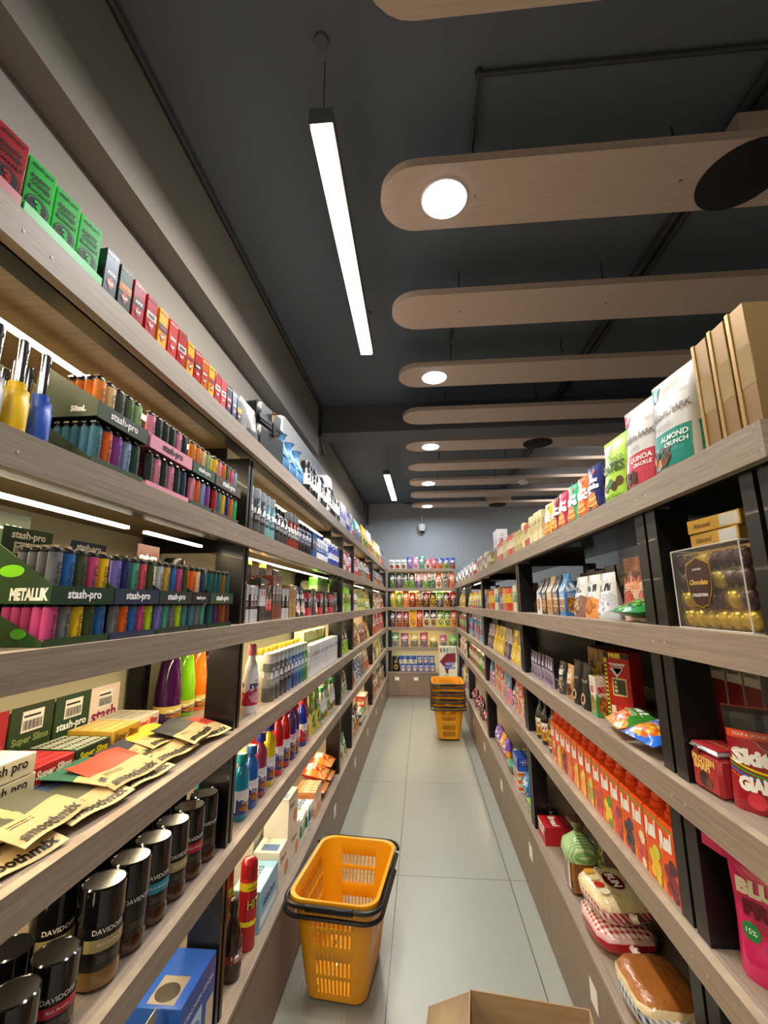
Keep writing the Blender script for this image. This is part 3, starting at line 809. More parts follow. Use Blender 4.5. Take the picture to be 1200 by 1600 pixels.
seq = [('#1c2440', '#1c2440', '#ffffff', 'navy'), ('#2f4a2c', '#e08020', '#f0b030', 'green and orange'), (R_, '#17171a', '#ffffff', 'red and black'), (R_, W_, '#17171a', 'red and white'), (Y_, '#17171a', '#c3202c', 'yellow and black'), ('#d83030', '#d83030', '#ffffff', 'bright red'), (R_, W_, '#17171a', 'red and white'), (Y_, R_, '#17171a', 'yellow and red'), (R_, '#17171a', '#ffffff', 'red and black'), ('#d87020', R_, '#ffffff', 'orange'), (Y_, R_, '#17171a', 'yellow and red'), (R_, W_, '#17171a', 'red and white'), ('#e03a30', W_, '#17171a', 'scarlet'), ('#1c2440', R_, '#ffffff', 'navy and red'), ('#233a6a', '#233a6a', '#ffffff', 'dark blue'), ('#20402c', '#e0b030', '#e0b030', 'dark green')]
Y = .668
for i, (a, b, c, nm) in enumerate(seq):
    wd = .032 if i < 7 else .028
    fill_side('L', 0, Y+wd/2, -.017, paper_pack(a, b, c, wd, .095 if i < 7 else .09), yaw=random.uniform(-9, -3), desc='%s rolling paper pack' % nm, cat='pack', where=LV['L'][0], group='rolling paper packs on the top left shelf')
    Y += wd+.0105
# crumpled silver pouch, handbag, vases, wall unit
fill_side('L', 0, 1.455, -.008, bag(.14, .15, .07, SILV, True, name='foil_pouch', seed=4, decals=lambda mb, fy: mb.rect(-.05, .05, .01, .04, T_K, fy=fy, nx=6, nz=3)), desc='crumpled silver foil pouch with a black foot beside the black handbag', cat='pouch', where='')
def handbag():
    K = mat('black_leather', '#17181b', .42, coat=.2)
    b = MB(); b.box(-.11, .11, -.055, .055, 0, .12, K, bev=.012)
    f = MB(); n = 10; P = []
    f.box(-.10, .10, -.045, .05, .1205, .225, K, bev=.014)
    s = MB(); s.box(-.101, .101, -.0475, -.0455, .145, .160, C('#0e0f11', .3)); s.box(-.012, .012, -.0625, -.0565, .10, .15, C('#0e0f11', .3))
    z = MB(); z.box(-.006, .006, -.0515, -.0485, .165, .195, GOLD); z.lathe([(.009, 0), (.009, .003)], GOLD, 10, cx=0, cy=-.0555, z0=.196)
    return PN('handbag', .22, .12, .225, ('body', b), ('flap', f), ('strap', s), ('gold_clasp', z))
fill_side('L', 0, 1.655, -.008, handbag(), yaw=-8, desc='small black leather handbag with a gold clasp', cat='bag', where=LV['L'][0])
def vase():
    m, nt, b = newmat('glazed_blue'); N = NT(nt)
    nt.links.new(N.mix(N.noise(N.coord(), 16, 4), lin('#1f6ab8'), lin('#8fc0e4')), b.inputs['Base Color']); b.inputs['Roughness'].default_value = .15
    mb = MB(); prof = [(.035, 0), (.052, .03), (.055, .06), (.046, .10), (.028, .135), (.022, .155), (.026, .175), (.036, .19)]
    mb.lathe(prof, m, 20, capt=False)
    mb.lathe([(.036, .19), (.034, .191), (.020, .155), (.018, .1)], m, 20, capb=False)
    t = MB()
    pts = [((.0525)*sin(a), -(.0525)*cos(a), .075+.012*sin(5*a)) for a in [k*.25-1.5 for k in range(13)]]
    t.tube(pts, .0025, C('#2a2018'), 6)
    return PN('vase', .11, .11, .191, ('body', mb), ('painted_branch', t))
vp = vase()
for i, Y in enumerate((1.86, 1.98, 2.10)):
    fill_side('L', 0, Y, -.012, vp, desc='pale blue glazed vase with a dark branch pattern', cat='vase', where=LV['L'][0], group='blue vases')
mb = MB(); W2, H2, D2 = .72, .35, .235; r = .04
pts = []
for cx, cz, a0 in ((W2-r, r, -pi/2), (W2-r, H2-r, 0), (-W2+r, H2-r, pi/2), (-W2+r, r, pi)):
    for k in range(6): a = a0+pi/2*k/5; pts.append((cx+r*cos(a), cz+r*sin(a)))
MG = mat('glossy_white_plastic', '#9fa4ab', .15, coat=.5)
n0 = mb.add([(x, -D2+.012, z) for x, z in [(p[0]*.985, p[1]*.96+.007) for p in pts]]); n1 = mb.add([(x, -D2+.03, z) for x, z in pts]); n2 = mb.add([(x, 0, z) for x, z in pts]); n = len(pts)
mb.face([n0+k for k in range(n)], MG)
for a, b in ((n0, n1), (n1, n2)):
    for k in range(n): j = (k+1) % n; mb.face((a+k, b+k, b+j, a+j), MG, None, a == n0)
mb.face([n2+k for k in reversed(range(n))], MG)
o = empty('air_conditioner', (WL+.002, 3.05, 2.24), pi/2)
q = mb.obj('casing', o)
mb = MB(); mb.box(-W2+.08, W2-.08, -D2+.02, -D2+.1, -.004, -.0005, C('#8a8e92')); mb.obj('air_vent', o)
tag(o, 'glossy white wall unit with rounded corners above the top left shelf', 'air conditioner')

def bottle_simple(h, r, c1, c2, cap='#17171a', style='band', c5='#ffffff', seed=0, sq=0, name='bottle'):
    return proto(('bs', h, r, c1, c2, cap, style, c5, seed), lambda: bottle([(r*.92, 0), (r, .006), (r, h*.72), (r*.8, h*.8), (r*.42, h*.85), (r*.42, h*.88)], pack(c1, c2, c5=c5, style=style, seed=seed), [(r*.5, h*.881), (r*.5, h*.98), (r*.42, h)], C(cap, .3), name=name, squar=sq))
def spray(h, r, c1, c2, cap, c5='#ffffff', style='band', seed=0):
    return proto(('sp', h, r, c1, c2, cap, c5, style, seed), lambda: can(r, h, pack(c1, c2, c5=c5, style=style, seed=seed, rough=.3), C(cap, .3), cap_h=.035, cap_r=r*.96))
def cbox(w, d, h, c1, c2, c5='#ffffff', style='band', seed=0, c3='#e8b04a', c4='#8a4a20', name='carton'):
    return proto(('cb', w, d, h, c1, c2, c5, style, seed, c3), lambda: carton(w, d, h, pack(c1, c2, c3, c4, c5, style, .32, seed), name=name))
def bagp(w, h, T, c1, c2, c3='#e8b04a', c4='#8a4a20', c5='#ffffff', style='food', pouch=True, seed=0, name=None):
    return proto(('bag', w, h, T, c1, c2, c3, c4, c5, style, pouch, seed), lambda: bag(w, h, T, pack(c1, c2, c3, c4, c5, style, .27, seed), pouch, name=name or ('stand_up_pouch' if pouch else 'snack_bag'), seed=seed, nx=8, nz=10))

b1 = [(spray(.15, .03, '#e8e8e8', '#222428', '#202226', '#202226'), 'black and white can', 'can'), (cbox(.05, .05, .15, '#e9e9ea', '#2a2c30', '#202020'), 'white and black carton', 'carton')]
row('L', 0, 2.2, 3.12, b1, clump=2, inset=-.014)
b2 = [(cbox(.07, .05, .17, '#5a48b8', '#dcd8f0', '#ffffff'), 'violet carton', 'carton'), (cbox(.05, .05, .16, '#e8e8f4', '#3a3aa0', '#303090'), 'white and blue carton', 'carton')]
row('L', 0, 3.14, 3.72, b2, clump=3, inset=-.014)
row('L', 0, 3.75, 4.0, [(bagp(.2, .18, .09, '#2a50b8', '#7a9ae0', style='diag'), 'round blue bag', 'bag')], clump=1, inset=-.014)
row('L', 0, 4.02, 4.55, [(bagp(.22, .22, .09, '#3aa8a0', '#8a5a8a', '#c04a6a', '#2a7a8a'), 'teal and pink snack bag', 'bag')], clump=2, inset=-.014)
row('L', 0, 4.57, 6.6, [(bagp(.2, .26, .09, '#f0d020', '#d8b818', '#b0302a', '#2a7a3a'), 'yellow snack bag', 'bag'), (bagp(.19, .27, .08, '#f0f0ea', '#e8c020', '#b84a20', '#6a2a5a'), 'white and yellow snack bag', 'bag'), (bagp(.2, .25, .08, '#7a2a20', '#e8c030', '#e8e0c0', '#8a3a1a'), 'brown and yellow snack bag', 'bag')], clump=2, inset=-.014)
row('L', 0, 6.62, 7.3, [(bagp(.2, .26, .08, '#2a1f5a', '#5a3a8a', '#e8a050', '#b03a30'), 'dark purple snack bag', 'bag')], clump=2, inset=-.014)

# ---- second shelf: lighters
for i, (Y, c, nm, ins) in enumerate(((.515, '#8a8f98', 'grey', -.016), (.556, '#f0c418', 'yellow', -.016), (.597, '#2a55c0', 'blue', -.016), (.630, '#d84050', 'red', .045), (.530, '#f0c418', 'yellow', .05), (.572, '#4a4c52', 'dark grey', .05), (.612, '#4a4c52', 'dark grey', .05), (.655, '#2a55c0', 'blue', .09), (.63, '#8a8f98', 'grey', .09))):
    fill_side('L', 1, Y, ins, utility_lighter(c), desc='%s kitchen lighter with a steel nozzle' % nm, cat='lighter', where=LV['L'][1], group='long nozzle lighters')
def tray_set(side, lvl, Y, cols, tray, tname, tdesc, low, high, deep_first=0, inset=None, stp=.098, lh=.078, light=lighter, pitch=.0275):
    """a two-tier card tray and the lighters standing in it"""
    if lvl == 2: stp = .078
    if inset is None: inset = -.02 if lvl == 1 else -.012
    n = len(low); rz = pi/2 if side == 'L' else -pi/2
    z = LT[lvl]+.0003; xf = XL-.024-inset-.0148
    o = put(tray, xf, Y, z, rz, tdesc, 'display tray', LV[side][lvl], 'lighter trays', near=Y)
    for tier, seq in ((0, low), (1, high)):
        for i, it in enumerate(seq):
            if not it: continue
            c, nm = it
            p = light(c, (.067 if tier == 0 else .086) if lvl == 2 else lh)
            rowsn = deep_first if (i == 0 and deep_first) else 1
            for q in range(rowsn):
                yy = Y+(i-(n-1)/2)*pitch
                dep = (-.002 if tier == 0 else .003)+q*.0175
                if tier == 1: rowsmax = 4
                zz = z+(.0033 if tier == 0 else stp-.0027)
                if tier == 1 and q >= 4: continue
                put(p, xf-dep-.0, yy, zz, rz, '%s lighter' % nm, 'lighter', 'in the %s row of the %s' % ('lower' if tier == 0 else 'upper', tname), 'lighters in the %s' % tname, near=yy*10+dep)
OL = '#2f3a28'
og, cr, do, gn, lgn = ('#f08a28', 'orange'), ('#e8c890', 'cream'), ('#4a4a40', 'charcoal'), ('#4f6a3c', 'moss green'), ('#9ab87a', 'pale green')
te, orr, pu, lb, dg = ('#4a8090', 'teal'), ('#e8641c', 'bright orange'), ('#8a3aa0', 'purple'), ('#8aa4cc', 'light blue'), ('#1f4a3c', 'dark green')
def trayp(W, c, card, side=None, band='stash-pro', **kw): return proto(('tray', W, c, card, side, tuple(kw.items())), lambda: lighter_tray(W, c, 'stash-pro', side, card, band=band, **kw))
tray_set('L', 1, 0.764, 5, trayp(.145, '#3a4a34', .0001, '50mL'), 'front olive tray', 'olive green two-tier lighter tray with a pill-shaped size mark', [te, orr, pu, lb, dg], [og, cr, do, gn, lgn], 5)
pk, bk = ('#e58aa8', 'pink'), ('#23302c', 'blackish green')
tray_set('L', 1, 0.936, 6, trayp(.172, '#e89ab0', .0001, None, sc='#2a1a20'), 'pink tray', 'pink two-tier lighter tray', [bk, pk, bk, pk, bk, ('#203a5a', 'navy')], [pk, bk, bk, bk, pk, bk])
tray_set('L', 1, 1.089, 4, trayp(.118, '#2f4a34', .0001), 'rear olive tray', 'small dark green two-tier lighter tray', [pk, orr, lb, pu], [og, og, cr, lgn])
yl, nv, ye2, gr2, rd, rs = ('#e8c020', 'yellow'), ('#22306a', 'navy'), ('#c8d090', 'pale lime'), ('#20c060', 'green'), ('#c02030', 'red'), ('#e85068', 'coral')
tray_set('L', 1, 1.242, 6, trayp(.17, '#4a4030', .0001), 'brown rear tray', 'brown two-tier lighter tray beside the first post', [rd, te, yl, nv, orr, gr2], [yl, pk, orr, gn, rs, lb])
# yellow sign card and dark display behind the utility lighters
def sign_card(w, h, c, words, tc, name='sign_card', fold=True, bc=True):
    mb = MB(); m = C(c, .5); mb.box(-w/2, w/2, -.001, .001, 0, h, m)
    for t, cx, cz, wd in words: mb.text(t, cx, cz, wd, C(tc), y=-.001, bold=.03)
    if fold: mb.box(-w/2, w/2, .001, .04, 0, .0015, m)
    p = [('card', mb)]
    if bc:
        a, b = (h*.12, h*.45) if fold else (h*.62, h*.92); q = b-a
        s = MB(); s.rect(-.03, .03, a, b, M_WHT, y=-.0012)
        for i in range(15): xx = -.026+i*.0035; s.rect(xx, xx+.0014+(i % 3)*.0006, a+q*.1, a+q*.55, T_K, y=-.0016)
        s.rect(-.026, .02, a+q*.7, a+q*.8, T_K, y=-.0016); p.append(('barcode_sticker', s))
    return PN(name, w, .042, h, *p)
fill_side('L', 1, .86, .17, sign_card(.15, .165, '#e8dc98', [('stash-pro', 0, .13, .12)], '#fff8dc'), desc='pale yellow sign card with a barcode behind the front lighters', cat='sign', where=LV['L'][1])
fill_side('L', 1, .70, .13, carton(.13, .08, .14, C('#2a2c24', .5), (('stash-pro', 0, .12, .11, T_W, dict(bold=.03)),)), desc='dark display carton behind the long nozzle lighters', cat='carton', where=LV['L'][1])

# ---- third shelf: big lighter trays
gy, bl, ol, mg = ('#72767a', 'grey'), ('#2468b0', 'blue'), ('#41502c', 'olive'), ('#c84a80', 'magenta')
li, lv, tq, sv, rb, gd = ('#b8e020', 'lime'), ('#7a70c8', 'lavender'), ('#4aa08a', 'sea green'), ('#b8bcc4', 'silver'), ('#d85060', 'rose red'), ('#c8a040', 'mustard')
trayA = lighter_tray(.142, '#23401f', 'stash-pro', 'METALLIK', .05, bandc='#1a3a2a', stp=.078)
tray_set('L', 2, 0.730, 5, trayA, 'large green tray', 'large dark green lighter tray with a lime side oval', [mg, gy, yl, ol, bl], [gy, bl, ol, mg, yl], 5)
tray_set('L', 2, 0.877, 5, trayp(.142, '#23304a', .045, stp=.078), 'navy tray', 'navy two-tier lighter tray with a rounded sign card', [gy, orr, bl, mg, li], [lv, nv, tq, rb, ol])
tray_set('L', 2, 1.022, 5, trayp(.138, '#20302a', .03, stp=.078), 'dark middle tray', 'dark green two-tier lighter tray', [lv, tq, gy, li, te], [sv, gd, bl, mg, ol])
tray_set('L', 2, 1.140, 3, trayp(.088, '#141416', .03, stp=.078), 'small black tray', 'narrow black two-tier lighter tray', [te, gy, tq], [orr, cr, nv])
tc_, am, rd2 = ('#145a5a', 'clear teal'), ('#8a5a10', 'clear amber'), ('#7a1818', 'dark red')
tray_set('L', 2, 1.268, 5, proto('ctray', lambda: lighter_tray(.146, '#1f5a4e', 'stash-pro', None, .0001, clear=True, stp=.078)), 'clear teal tray', 'clear teal plastic lighter tray beside the first post', [tc_, nv, rd2, am, rd2], [tc_, tc_, tc_, am, tc_])
# raised tray of black lighters at the back
RIS = carton(.16, .11, .105, C('#232b1c', .5), name='riser_box')
fill_side('L', 2, 1.01, .16, RIS, desc='dark green riser box behind the trays', cat='box', where=LV['L'][2])
for i in range(6):
    fill_side('L', 2, .945+i*.027, .165, lighter('#26282a'), dz=.1055, desc='black lighter', cat='lighter', where='on the dark green riser box', group='black lighters on the riser')
fill_side('L', 2, .73, .155, sign_card(.13, .235, '#1f3020', [('stash-pro', 0, .205, .1)], '#ffffff'), desc='dark green sign card with barcode behind the large green tray', cat='sign', where=LV['L'][2])
fill_side('L', 2, 1.16, .14, sign_card(.1, .225, '#4a1f22', [('stash-pro', 0, .19, .08)], '#ffffff'), desc='maroon sign card with barcode behind the small black tray', cat='sign', where=LV['L'][2])
fill_side('L', 2, 1.33, .15, can(.032, .155, C('#1c1b1a', .5), C('#0f0f10', .3), cap_h=.05, cap_r=.031, name='tumbler'), desc='plain black canister with a black lid', cat='canister', where=LV['L'][2])
for Y, c, nm, ins in ((.478, '#3048b0', 'blue', .0), (.572, '#48b898', 'turquoise', .0)):
    p = proto(('puffy', c), lambda c=c: bag(.085, .085, .05, mat('glossy_'+c, c, .12, coat=.7), False, name='blister_pack', nx=8, nz=8, seal=.02))
    fill_side('L', 2, Y, ins+.02, p, desc='shiny rounded %s blister pack' % nm, cat='pack', where=LV['L'][2])

# ---- fourth shelf: rolling papers, kraft pouches
def slims(c, c2, tc, w=.105, d=.12, h=.036):
    def ex(mb, yf):
        for i in range(9):
            x = -w/2+.004+i*(w-.008)/9
            mb.rect(x, x+(w-.008)/9*.55, -d/2+.004, d/2-.004, C(c2, .4), y=h, plane='t', lift=.0004)
            for k in range(4): mb.rect(x, x+(w-.008)/9*.55, -d/2+.012+k*.028, -d/2+.018+k*.028, C(c, .4), y=h, plane='t', lift=.0008)
    return proto(('slims', c, w), lambda: carton(w, d, h, C(c, .4), (('Super Slims', 0, h*.5, w*.86, C(tc), dict(bold=.04, shear=.25, ht=h*.55)),), ex, name='rolling_paper_carton'))
def stack(p, Y, ins, n, **kw):
    for i in range(n): fill_side('L', 3, Y, ins, p, dz=i*(p.h+.0008), **kw)
for i, pos in enumerate(('lower', 'upper')):
    fill_side('L', 3, .93, .165, slims('#b02430', '#d84a50', '#f8f0e8'), dz=i*.0372, desc='%s red carton of slim rolling papers' % pos, cat='carton', where=LV['L'][3])
    fill_side('L', 3, 1.042, .165, slims('#1f3a2a', '#dfe0d0', '#f0e020'), dz=i*.0372, desc='%s dark green carton of slim rolling papers' % pos, cat='carton', where=LV['L'][3])
    fill_side('L', 3, 1.155, .165, slims('#d0a840', '#f0e2a0', '#6a4a20', h=.04), dz=i*.0412, desc='%s yellow carton of rolling papers' % pos, cat='carton', where=LV['L'][3])
    fill_side('L', 3, 1.268, .18, slims('#e8d8cc', '#7a8a70', '#c02a40', h=.04), dz=i*.0412, desc='%s cream carton of rolling papers' % pos, cat='carton', where=LV['L'][3])
    fill_side('L', 3, .805, .15, proto('whs', lambda: carton(.125, .11, .036, C('#e6e4d4', .5), (('stash pro', 0, .02, .09, T_K, dict(bold=.02)),), name='rolling_paper_carton')), dz=i*.0372, desc='%s white carton lettered in thin black' % pos, cat='carton', where=LV['L'][3])
fill_side('L', 3, .80, .15, proto('whs', None), dz=.0744, desc='topmost white carton lettered in thin black', cat='carton', where=LV['L'][3])
for Y, c, wds, tc, nm in ((.92, '#a82632', 'Super Slims', '#e8a0a0', 'red'), (1.045, '#2c3f22', 'Super Slims', '#8a9a60', 'dark green'), (1.17, '#28442c', 'stash-pro', '#ffffff', 'bottle green'), (1.29, '#e8d8c8', 'stash', '#8a2050', 'cream')):
    fill_side('L', 3, Y, .31, sign_card(.118, .155, c, [(wds, 0, .078, .1)], tc, fold=False), desc='open %s carton lid with a barcode at the back' % nm, cat='carton lid', where=LV['L'][3])
def kraft(c, w=.15, h=.125, inv=False):
    def f():
        m1 = C('#cfb681', .6); m2 = C(c, .5)
        mb = MB(); nx, nz = 10, 8
        def ht(u, v, s): return s*(.0035*(sin(pi*u)*sin(pi*v))**.5+.0006)+.003*sin(u*7+v*3)
        for s in (-1, 1):
            idx = [[mb.add([((u/nx-.5)*w, (v/nz-.5)*h, .006+ht(u/nx, v/nz, s))]) for u in range(nx+1)] for v in range(nz+1)]
            for v in range(nz):
                for u in range(nx):
                    q = (idx[v][u], idx[v][u+1], idx[v+1][u+1], idx[v+1][u])
                    mb.face(q if s > 0 else q[::-1], m1 if v < nz*.5 else m2, None, True)
        mb.text('smoothmix', .0, -h*.36, w*.86, C('#1c1a18'), fy=lambda X, Z: .0065+ht(X/w+.5, Z/h+.5, 1), plane='t', bold=.03)
        for k in range(2): mb.rect(-w*.36, w*.0, -h*.14+k*.006, -h*.14+k*.006+.0014, C('#4a4438'), fy=lambda X, Z: .0066+ht(X/w+.5, Z/h+.5, 1), plane='t', nx=5)
        return P1('kraft_pouch', w, h, .018, mb)
    return proto(('kraft', c, w), f)
kp = [(.58, '#34302e', 'dark brown', 0, .0, -6, 9), (.60, '#8ab83a', 'lime green', .014, .03, 6, 9), (.70, '#262330', 'dark plum', .006, .0, -8, 12), (.76, '#56574a', 'grey-green', .030, .010, 6, 14), (.69, '#d8c890', 'plain tan', .034, .05, -12, 12), (.86, '#4f6284', 'slate blue', .016, .05, 14, 10), (.87, '#5c5c4c', 'olive grey', .012, .0, -5, 9), (.96, '#2f6a58', 'green', .030, .055, 18, 10), (.99, '#cf4c3a', 'coral red', .028, .012, -4, 15), (1.02, '#3a3f38', 'charcoal', .008, .0, -6, 8), (1.10, '#34384a', 'dark blue', .030, .055, 10, 10), (1.15, '#55564a', 'moss grey', .020, .008, -6, 12), (1.20, '#e0b840', 'yellow', .034, .060, -6, 9), (1.26, '#2a3038', 'black', .032, .006, 6, 15), (1.33, '#c04038', 'red', .016, .0, -14, 12)]
for i, (Y, c, nm, dz, ins, yaw, tl) in enumerate(kp):
    put(kraft(c), XL-.026-ins-.066, Y+.01, LT[3]+.006+dz, pi/2+radians(yaw), 'kraft rolling paper pouch with a %s flap' % nm, 'pouch', LV['L'][3], 'kraft pouches', rx=radians(tl), near=Y)
# tall bottles of coloured cleaner at the back of the second bay
def juice(col):
    m = mat('liquid_'+col, col, .1, coat=.6)
    return proto(('juice', col), lambda: bottle([(.032, 0), (.036, .01), (.036, .09), (.028, .15), (.022, .18), (.014, .2), (.0135, .21)], m, [(.0155, .2101), (.0155, .242), (.013, .244)], C('#151515', .3), name='bottle', label=pack('#e8d060', '#3a2a60', style='food', seed=3), label_z=(.012, .045), n=14))
for Y, c, nm in ((1.52, '#3f1048', 'dark purple'), (1.61, '#7cc814', 'bright green'), (1.70, '#f07a10', 'orange'), (1.79, '#4a1250', 'deep plum'), (1.88, '#74c018', 'green')):
    fill_side('L', 3, Y, .235, juice(c), scale=1.2, desc='tall %s cleaner bottle with a black cap' % nm, cat='bottle', where='behind the fourth left shelf', group='tall coloured bottles')

# ---- fifth shelf: instant coffee jars
BR = mat('coffee_in_glass', '#4a2a14', .12, coat=.6); BR2 = mat('pale_coffee_in_glass', '#8a6a3c', .12, coat=.6)
def jar(acc, h=.172, r=.0395, pale=False):
    def f():
        g = MB(); g.lathe([(r*.8, 0), (r*.98, .006), (r*.99, h*.17), (r*.93, h*.2), (r*.93, h*.66)], BR2 if pale else BR, 22)
        l = MB(); K = C('#121214', .3)
        l.lathe([(r*.955, h*.2), (r*.965, h*.21), (r*.965, h*.645)], K, 22, capb=False, capt=False)
        cyl_text(l, 'DAVIDOFF', h*.57, r*1.45, r*.968, T_W, bold=.01)
        if acc:
            for a in range(8):
                t0 = -1.1+a*2.2/8; t1 = t0+2.2/8; rr = r*.97+.0008
                l.quad([(rr*sin(t0), -rr*cos(t0), h*.38), (rr*sin(t1), -rr*cos(t1), h*.38), (rr*sin(t1), -rr*cos(t1), h*.5), (rr*sin(t0), -rr*cos(t0), h*.5)], C(acc, .35))
            cyl_text(l, 'Rich Aroma', h*.45, r*.9, r*.97+.0012, T_W, bold=.0)
        for k in range(3): cyl_text(l, 'instant coffee', h*(.33-.024*k), r*.8, r*.97, C('#a8a090'), ht=h*.012, bold=0)
        c = MB(); c.lathe([(r*1.01, h*.62), (r*1.01, h*.97), (r*.93, h*.985), (r*.9, h*.975), (r*.5, h*.972)], mat('gloss_black_lid', '#0b0b0e', .14, coat=.5), 28)
        return PN('coffee_jar', 2*r, 2*r, h, ('glass_jar', g), ('label_sleeve', l), ('lid', c))
    return proto(('jar', acc, h, pale), f)
def jarp(Y, ins, acc, nm, h=.172, r=.0395, pale=False):
    fill_side('L', 4, Y, ins, jar(acc, h, r, pale), yaw=random.uniform(-38, -18), desc='black-lidded coffee jar with a %s band' % nm, cat='jar', where=LV['L'][4], group='coffee jars')
for i, (acc, nm) in enumerate((('#b0a070', 'gold'), ('', 'plain black'), ('#2a9ab0', 'blue'), ('#b8a878', 'gold'), ('#c02a40', 'red'), ('', 'plain black'))):
    jarp(.965+i*.083, .012, acc, nm, pale=(i == 0))
for i, (acc, nm) in enumerate((('#b8a878', 'gold'), ('', 'plain black'), ('#2a9ab0', 'blue'), ('', 'plain black'), ('#b8a878', 'gold'), ('#c02a40', 'red'))):
    jarp(.955+i*.083, .105, acc, nm)
for i, (acc, nm) in enumerate((('', 'plain black'), ('', 'plain black'), ('', 'plain black'), ('#c02a40', 'red'))):
    fill_side('L', 4, .60+i*.083, .012, jar(acc, .125, .036), yaw=-35, desc='short coffee jar with a %s band' % nm, cat='jar', where=LV['L'][4], group='short coffee jars')
    fill_side('L', 4, .60+i*.083, .10, jar('', .125, .036), desc='short black coffee jar in the rear row', cat='jar', where=LV['L'][4], group='short coffee jars in the rear row')
    if i < 3: fill_side('L', 4, .60+i*.083, .19, jar('', .125, .036), desc='short black coffee jar in the third row', cat='jar', where=LV['L'][4], group='short coffee jars in the third row')

# ---- low cabinet, first bay: blue carton, pale bag
def bluebox():
    def ex(mb, yf):
        mb.rect(-.06, .02, .03, .13, C('#b8d0e8', .4), y=yf); mb.disc(-.02, .08, .035, C('#5a86c8', .4), y=yf, lift=.0008)
        mb.rect(-.085, .0, -.07, .0, C('#8a8078', .4), y=.20, plane='t'); mb.disc(-.05, -.035, .03, C('#2a221c'), y=.20, plane='t', lift=.0008)
        mb.rect(.045, .088, .02, .11, C('#d8c0a0', .4), y=yf)
    return carton(.19, .19, .20, C('#1f4fa8', .3), (('TURBO MIXER GRINDER', 0, .155, .16, T_W), ('MIXER GRINDER', 0, .06, .15, T_W, dict(plane='t')), ('TURBO', 0, .09, .15, T_W, dict(plane='l')), ('220V 50Hz', 0, .05, .1, T_W, dict(plane='l'))), ex)
fill_side('L', 5, 1.325, .002, bluebox(), desc='blue appliance carton under the coffee jars', cat='carton', where=LV['L'][5])
fill_side('L', 5, 1.13, .01, bag(.16, .22, .08, mat('pale_sack', '#c4c8a8', .35), True, decals=lambda mb, fy: mb.disc(0, .12, .03, T_K, fy=fy), seed=2), desc='pale green pouch with a black badge', cat='pouch', where=LV['L'][5])
fill_side('L', 5, 1.24, .22, carton(.2, .12, .22, pack('#a8c4c8', '#6a9ab0', '#2a3a50', '#e8e8e8', style='band')), desc='pale blue carton behind the blue appliance carton', cat='carton', where=LV['L'][5])

# ---- second bay, low cabinet
dkb = bottle([(.028, 0), (.032, .01), (.032, .1), (.02, .15), (.012, .17), (.012, .18)], mat('dark_brown_bottle', '#2a1610', .15, coat=.5), [(.014, .1801), (.014, .215), (.01, .218)], C('#2a1c18', .3), label=pack('#7a1c1c', '#2a1410', style='band'), label_z=(.03, .09))
fill_side('L', 5, 1.61, .002, dkb, desc='dark brown bottle with a brown cap beside the red insect spray', cat='bottle', where='')
def hit():
    h, r = .27, .03
    b = MB(); b.lathe([(r*.94, 0), (r, .004), (r, h*.6), (r, h*.78), (r*.9, h*.8)], C('#b81c24', .3), 20)
    rr = r+.0006
    for za, zb, c in ((.18, .205, '#e8d020'), (.075, .09, '#e8d020')):
        b.lathe([(rr, za), (rr, zb)], C(c, .3), 20, capb=False, capt=False)
    cyl_text(b, 'HIT', .14, .046, rr, T_K, bold=.06, ht=.03); cyl_text(b, 'HIT', .1405, .044, rr+.0008, C('#f0e060'), bold=.0, ht=.028)
    cyl_text(b, 'cockroach killer', .19, .045, rr+.0004, T_K, ht=.007)
    c = MB(); c.lathe([(r*.97, h*.8), (r*.97, h*.95), (r*.8, h*.985), (r*.5, h)], C('#a01820', .25), 20)
    return PN('spray_can', 2*r, 2*r, h, ('body', b), ('cap', c))
fill_side('L', 5, 1.735, .004, hit(), yaw=-30, desc='tall red insect spray can with yellow bands', cat='spray can', where=LV['L'][5])
fill_side('L', 5, 1.69, .072, hit(), yaw=-30, desc='second red insect spray can standing behind the first', cat='spray can', where=LV['L'][5])
wb = carton(.2, .11, .13, C('#8fc4e0', .35), (('SoftCare', 0, .075, .13, C('#2a4a80'), dict(bold=.03)), ('tissues', 0, .0, .12, C('#3a6a90'), dict(plane='t', bold=.02))), lambda mb, yf: (mb.rect(-.09, .09, .012, .04, C('#e8f4f8', .4), y=yf), mb.rect(-.09, .05, -.05, .05, C('#d8ecf4', .4), y=.13, plane='t')))
fill_side('L', 5, 1.895, .01, wb, desc='light blue tissue carton beside the red insect spray', cat='carton', where='')
wh = carton(.15, .11, .15, C('#ece8dc', .4), (('Tissue', -.02, .11, .08, C('#3a6a50'), dict(bold=.02)), ('100 pulls', 0, .02, .1, C('#4a6a60'), dict(plane='t'))), lambda mb, yf: (mb.disc(.03, .05, .028, C('#d8902a', .4), y=yf), mb.rect(-.06, -.01, -.04, .03, C('#5a7ab0', .4), y=.15, plane='t')))
for Y, dz, nm in ((2.085, 0, 'lower front white'), (2.245, 0, 'lower rear white'), (2.20, .1505, 'upper white')):
    fill_side('L', 5, Y, .01, wh, dz=dz, desc='%s tissue carton' % nm, cat='carton', where=LV['L'][5])
fill_side('L', 5, 2.10, .13, carton(.14, .1, .2, C('#e8e6da', .4), (('Facial', 0, .15, .1, C('#3a5a90')),), lambda mb, yf: mb.rect(-.06, .06, .02, .12, C('#3a5f98', .4), y=yf)), desc='white carton with a blue panel behind the tissue cartons', cat='carton', where=LV['L'][5])
s1 = [(cbox(.028, .11, .12, '#2f7a3c', '#e8efe0', '#f0f0e0', seed=1), 'green soap carton', 'carton')]
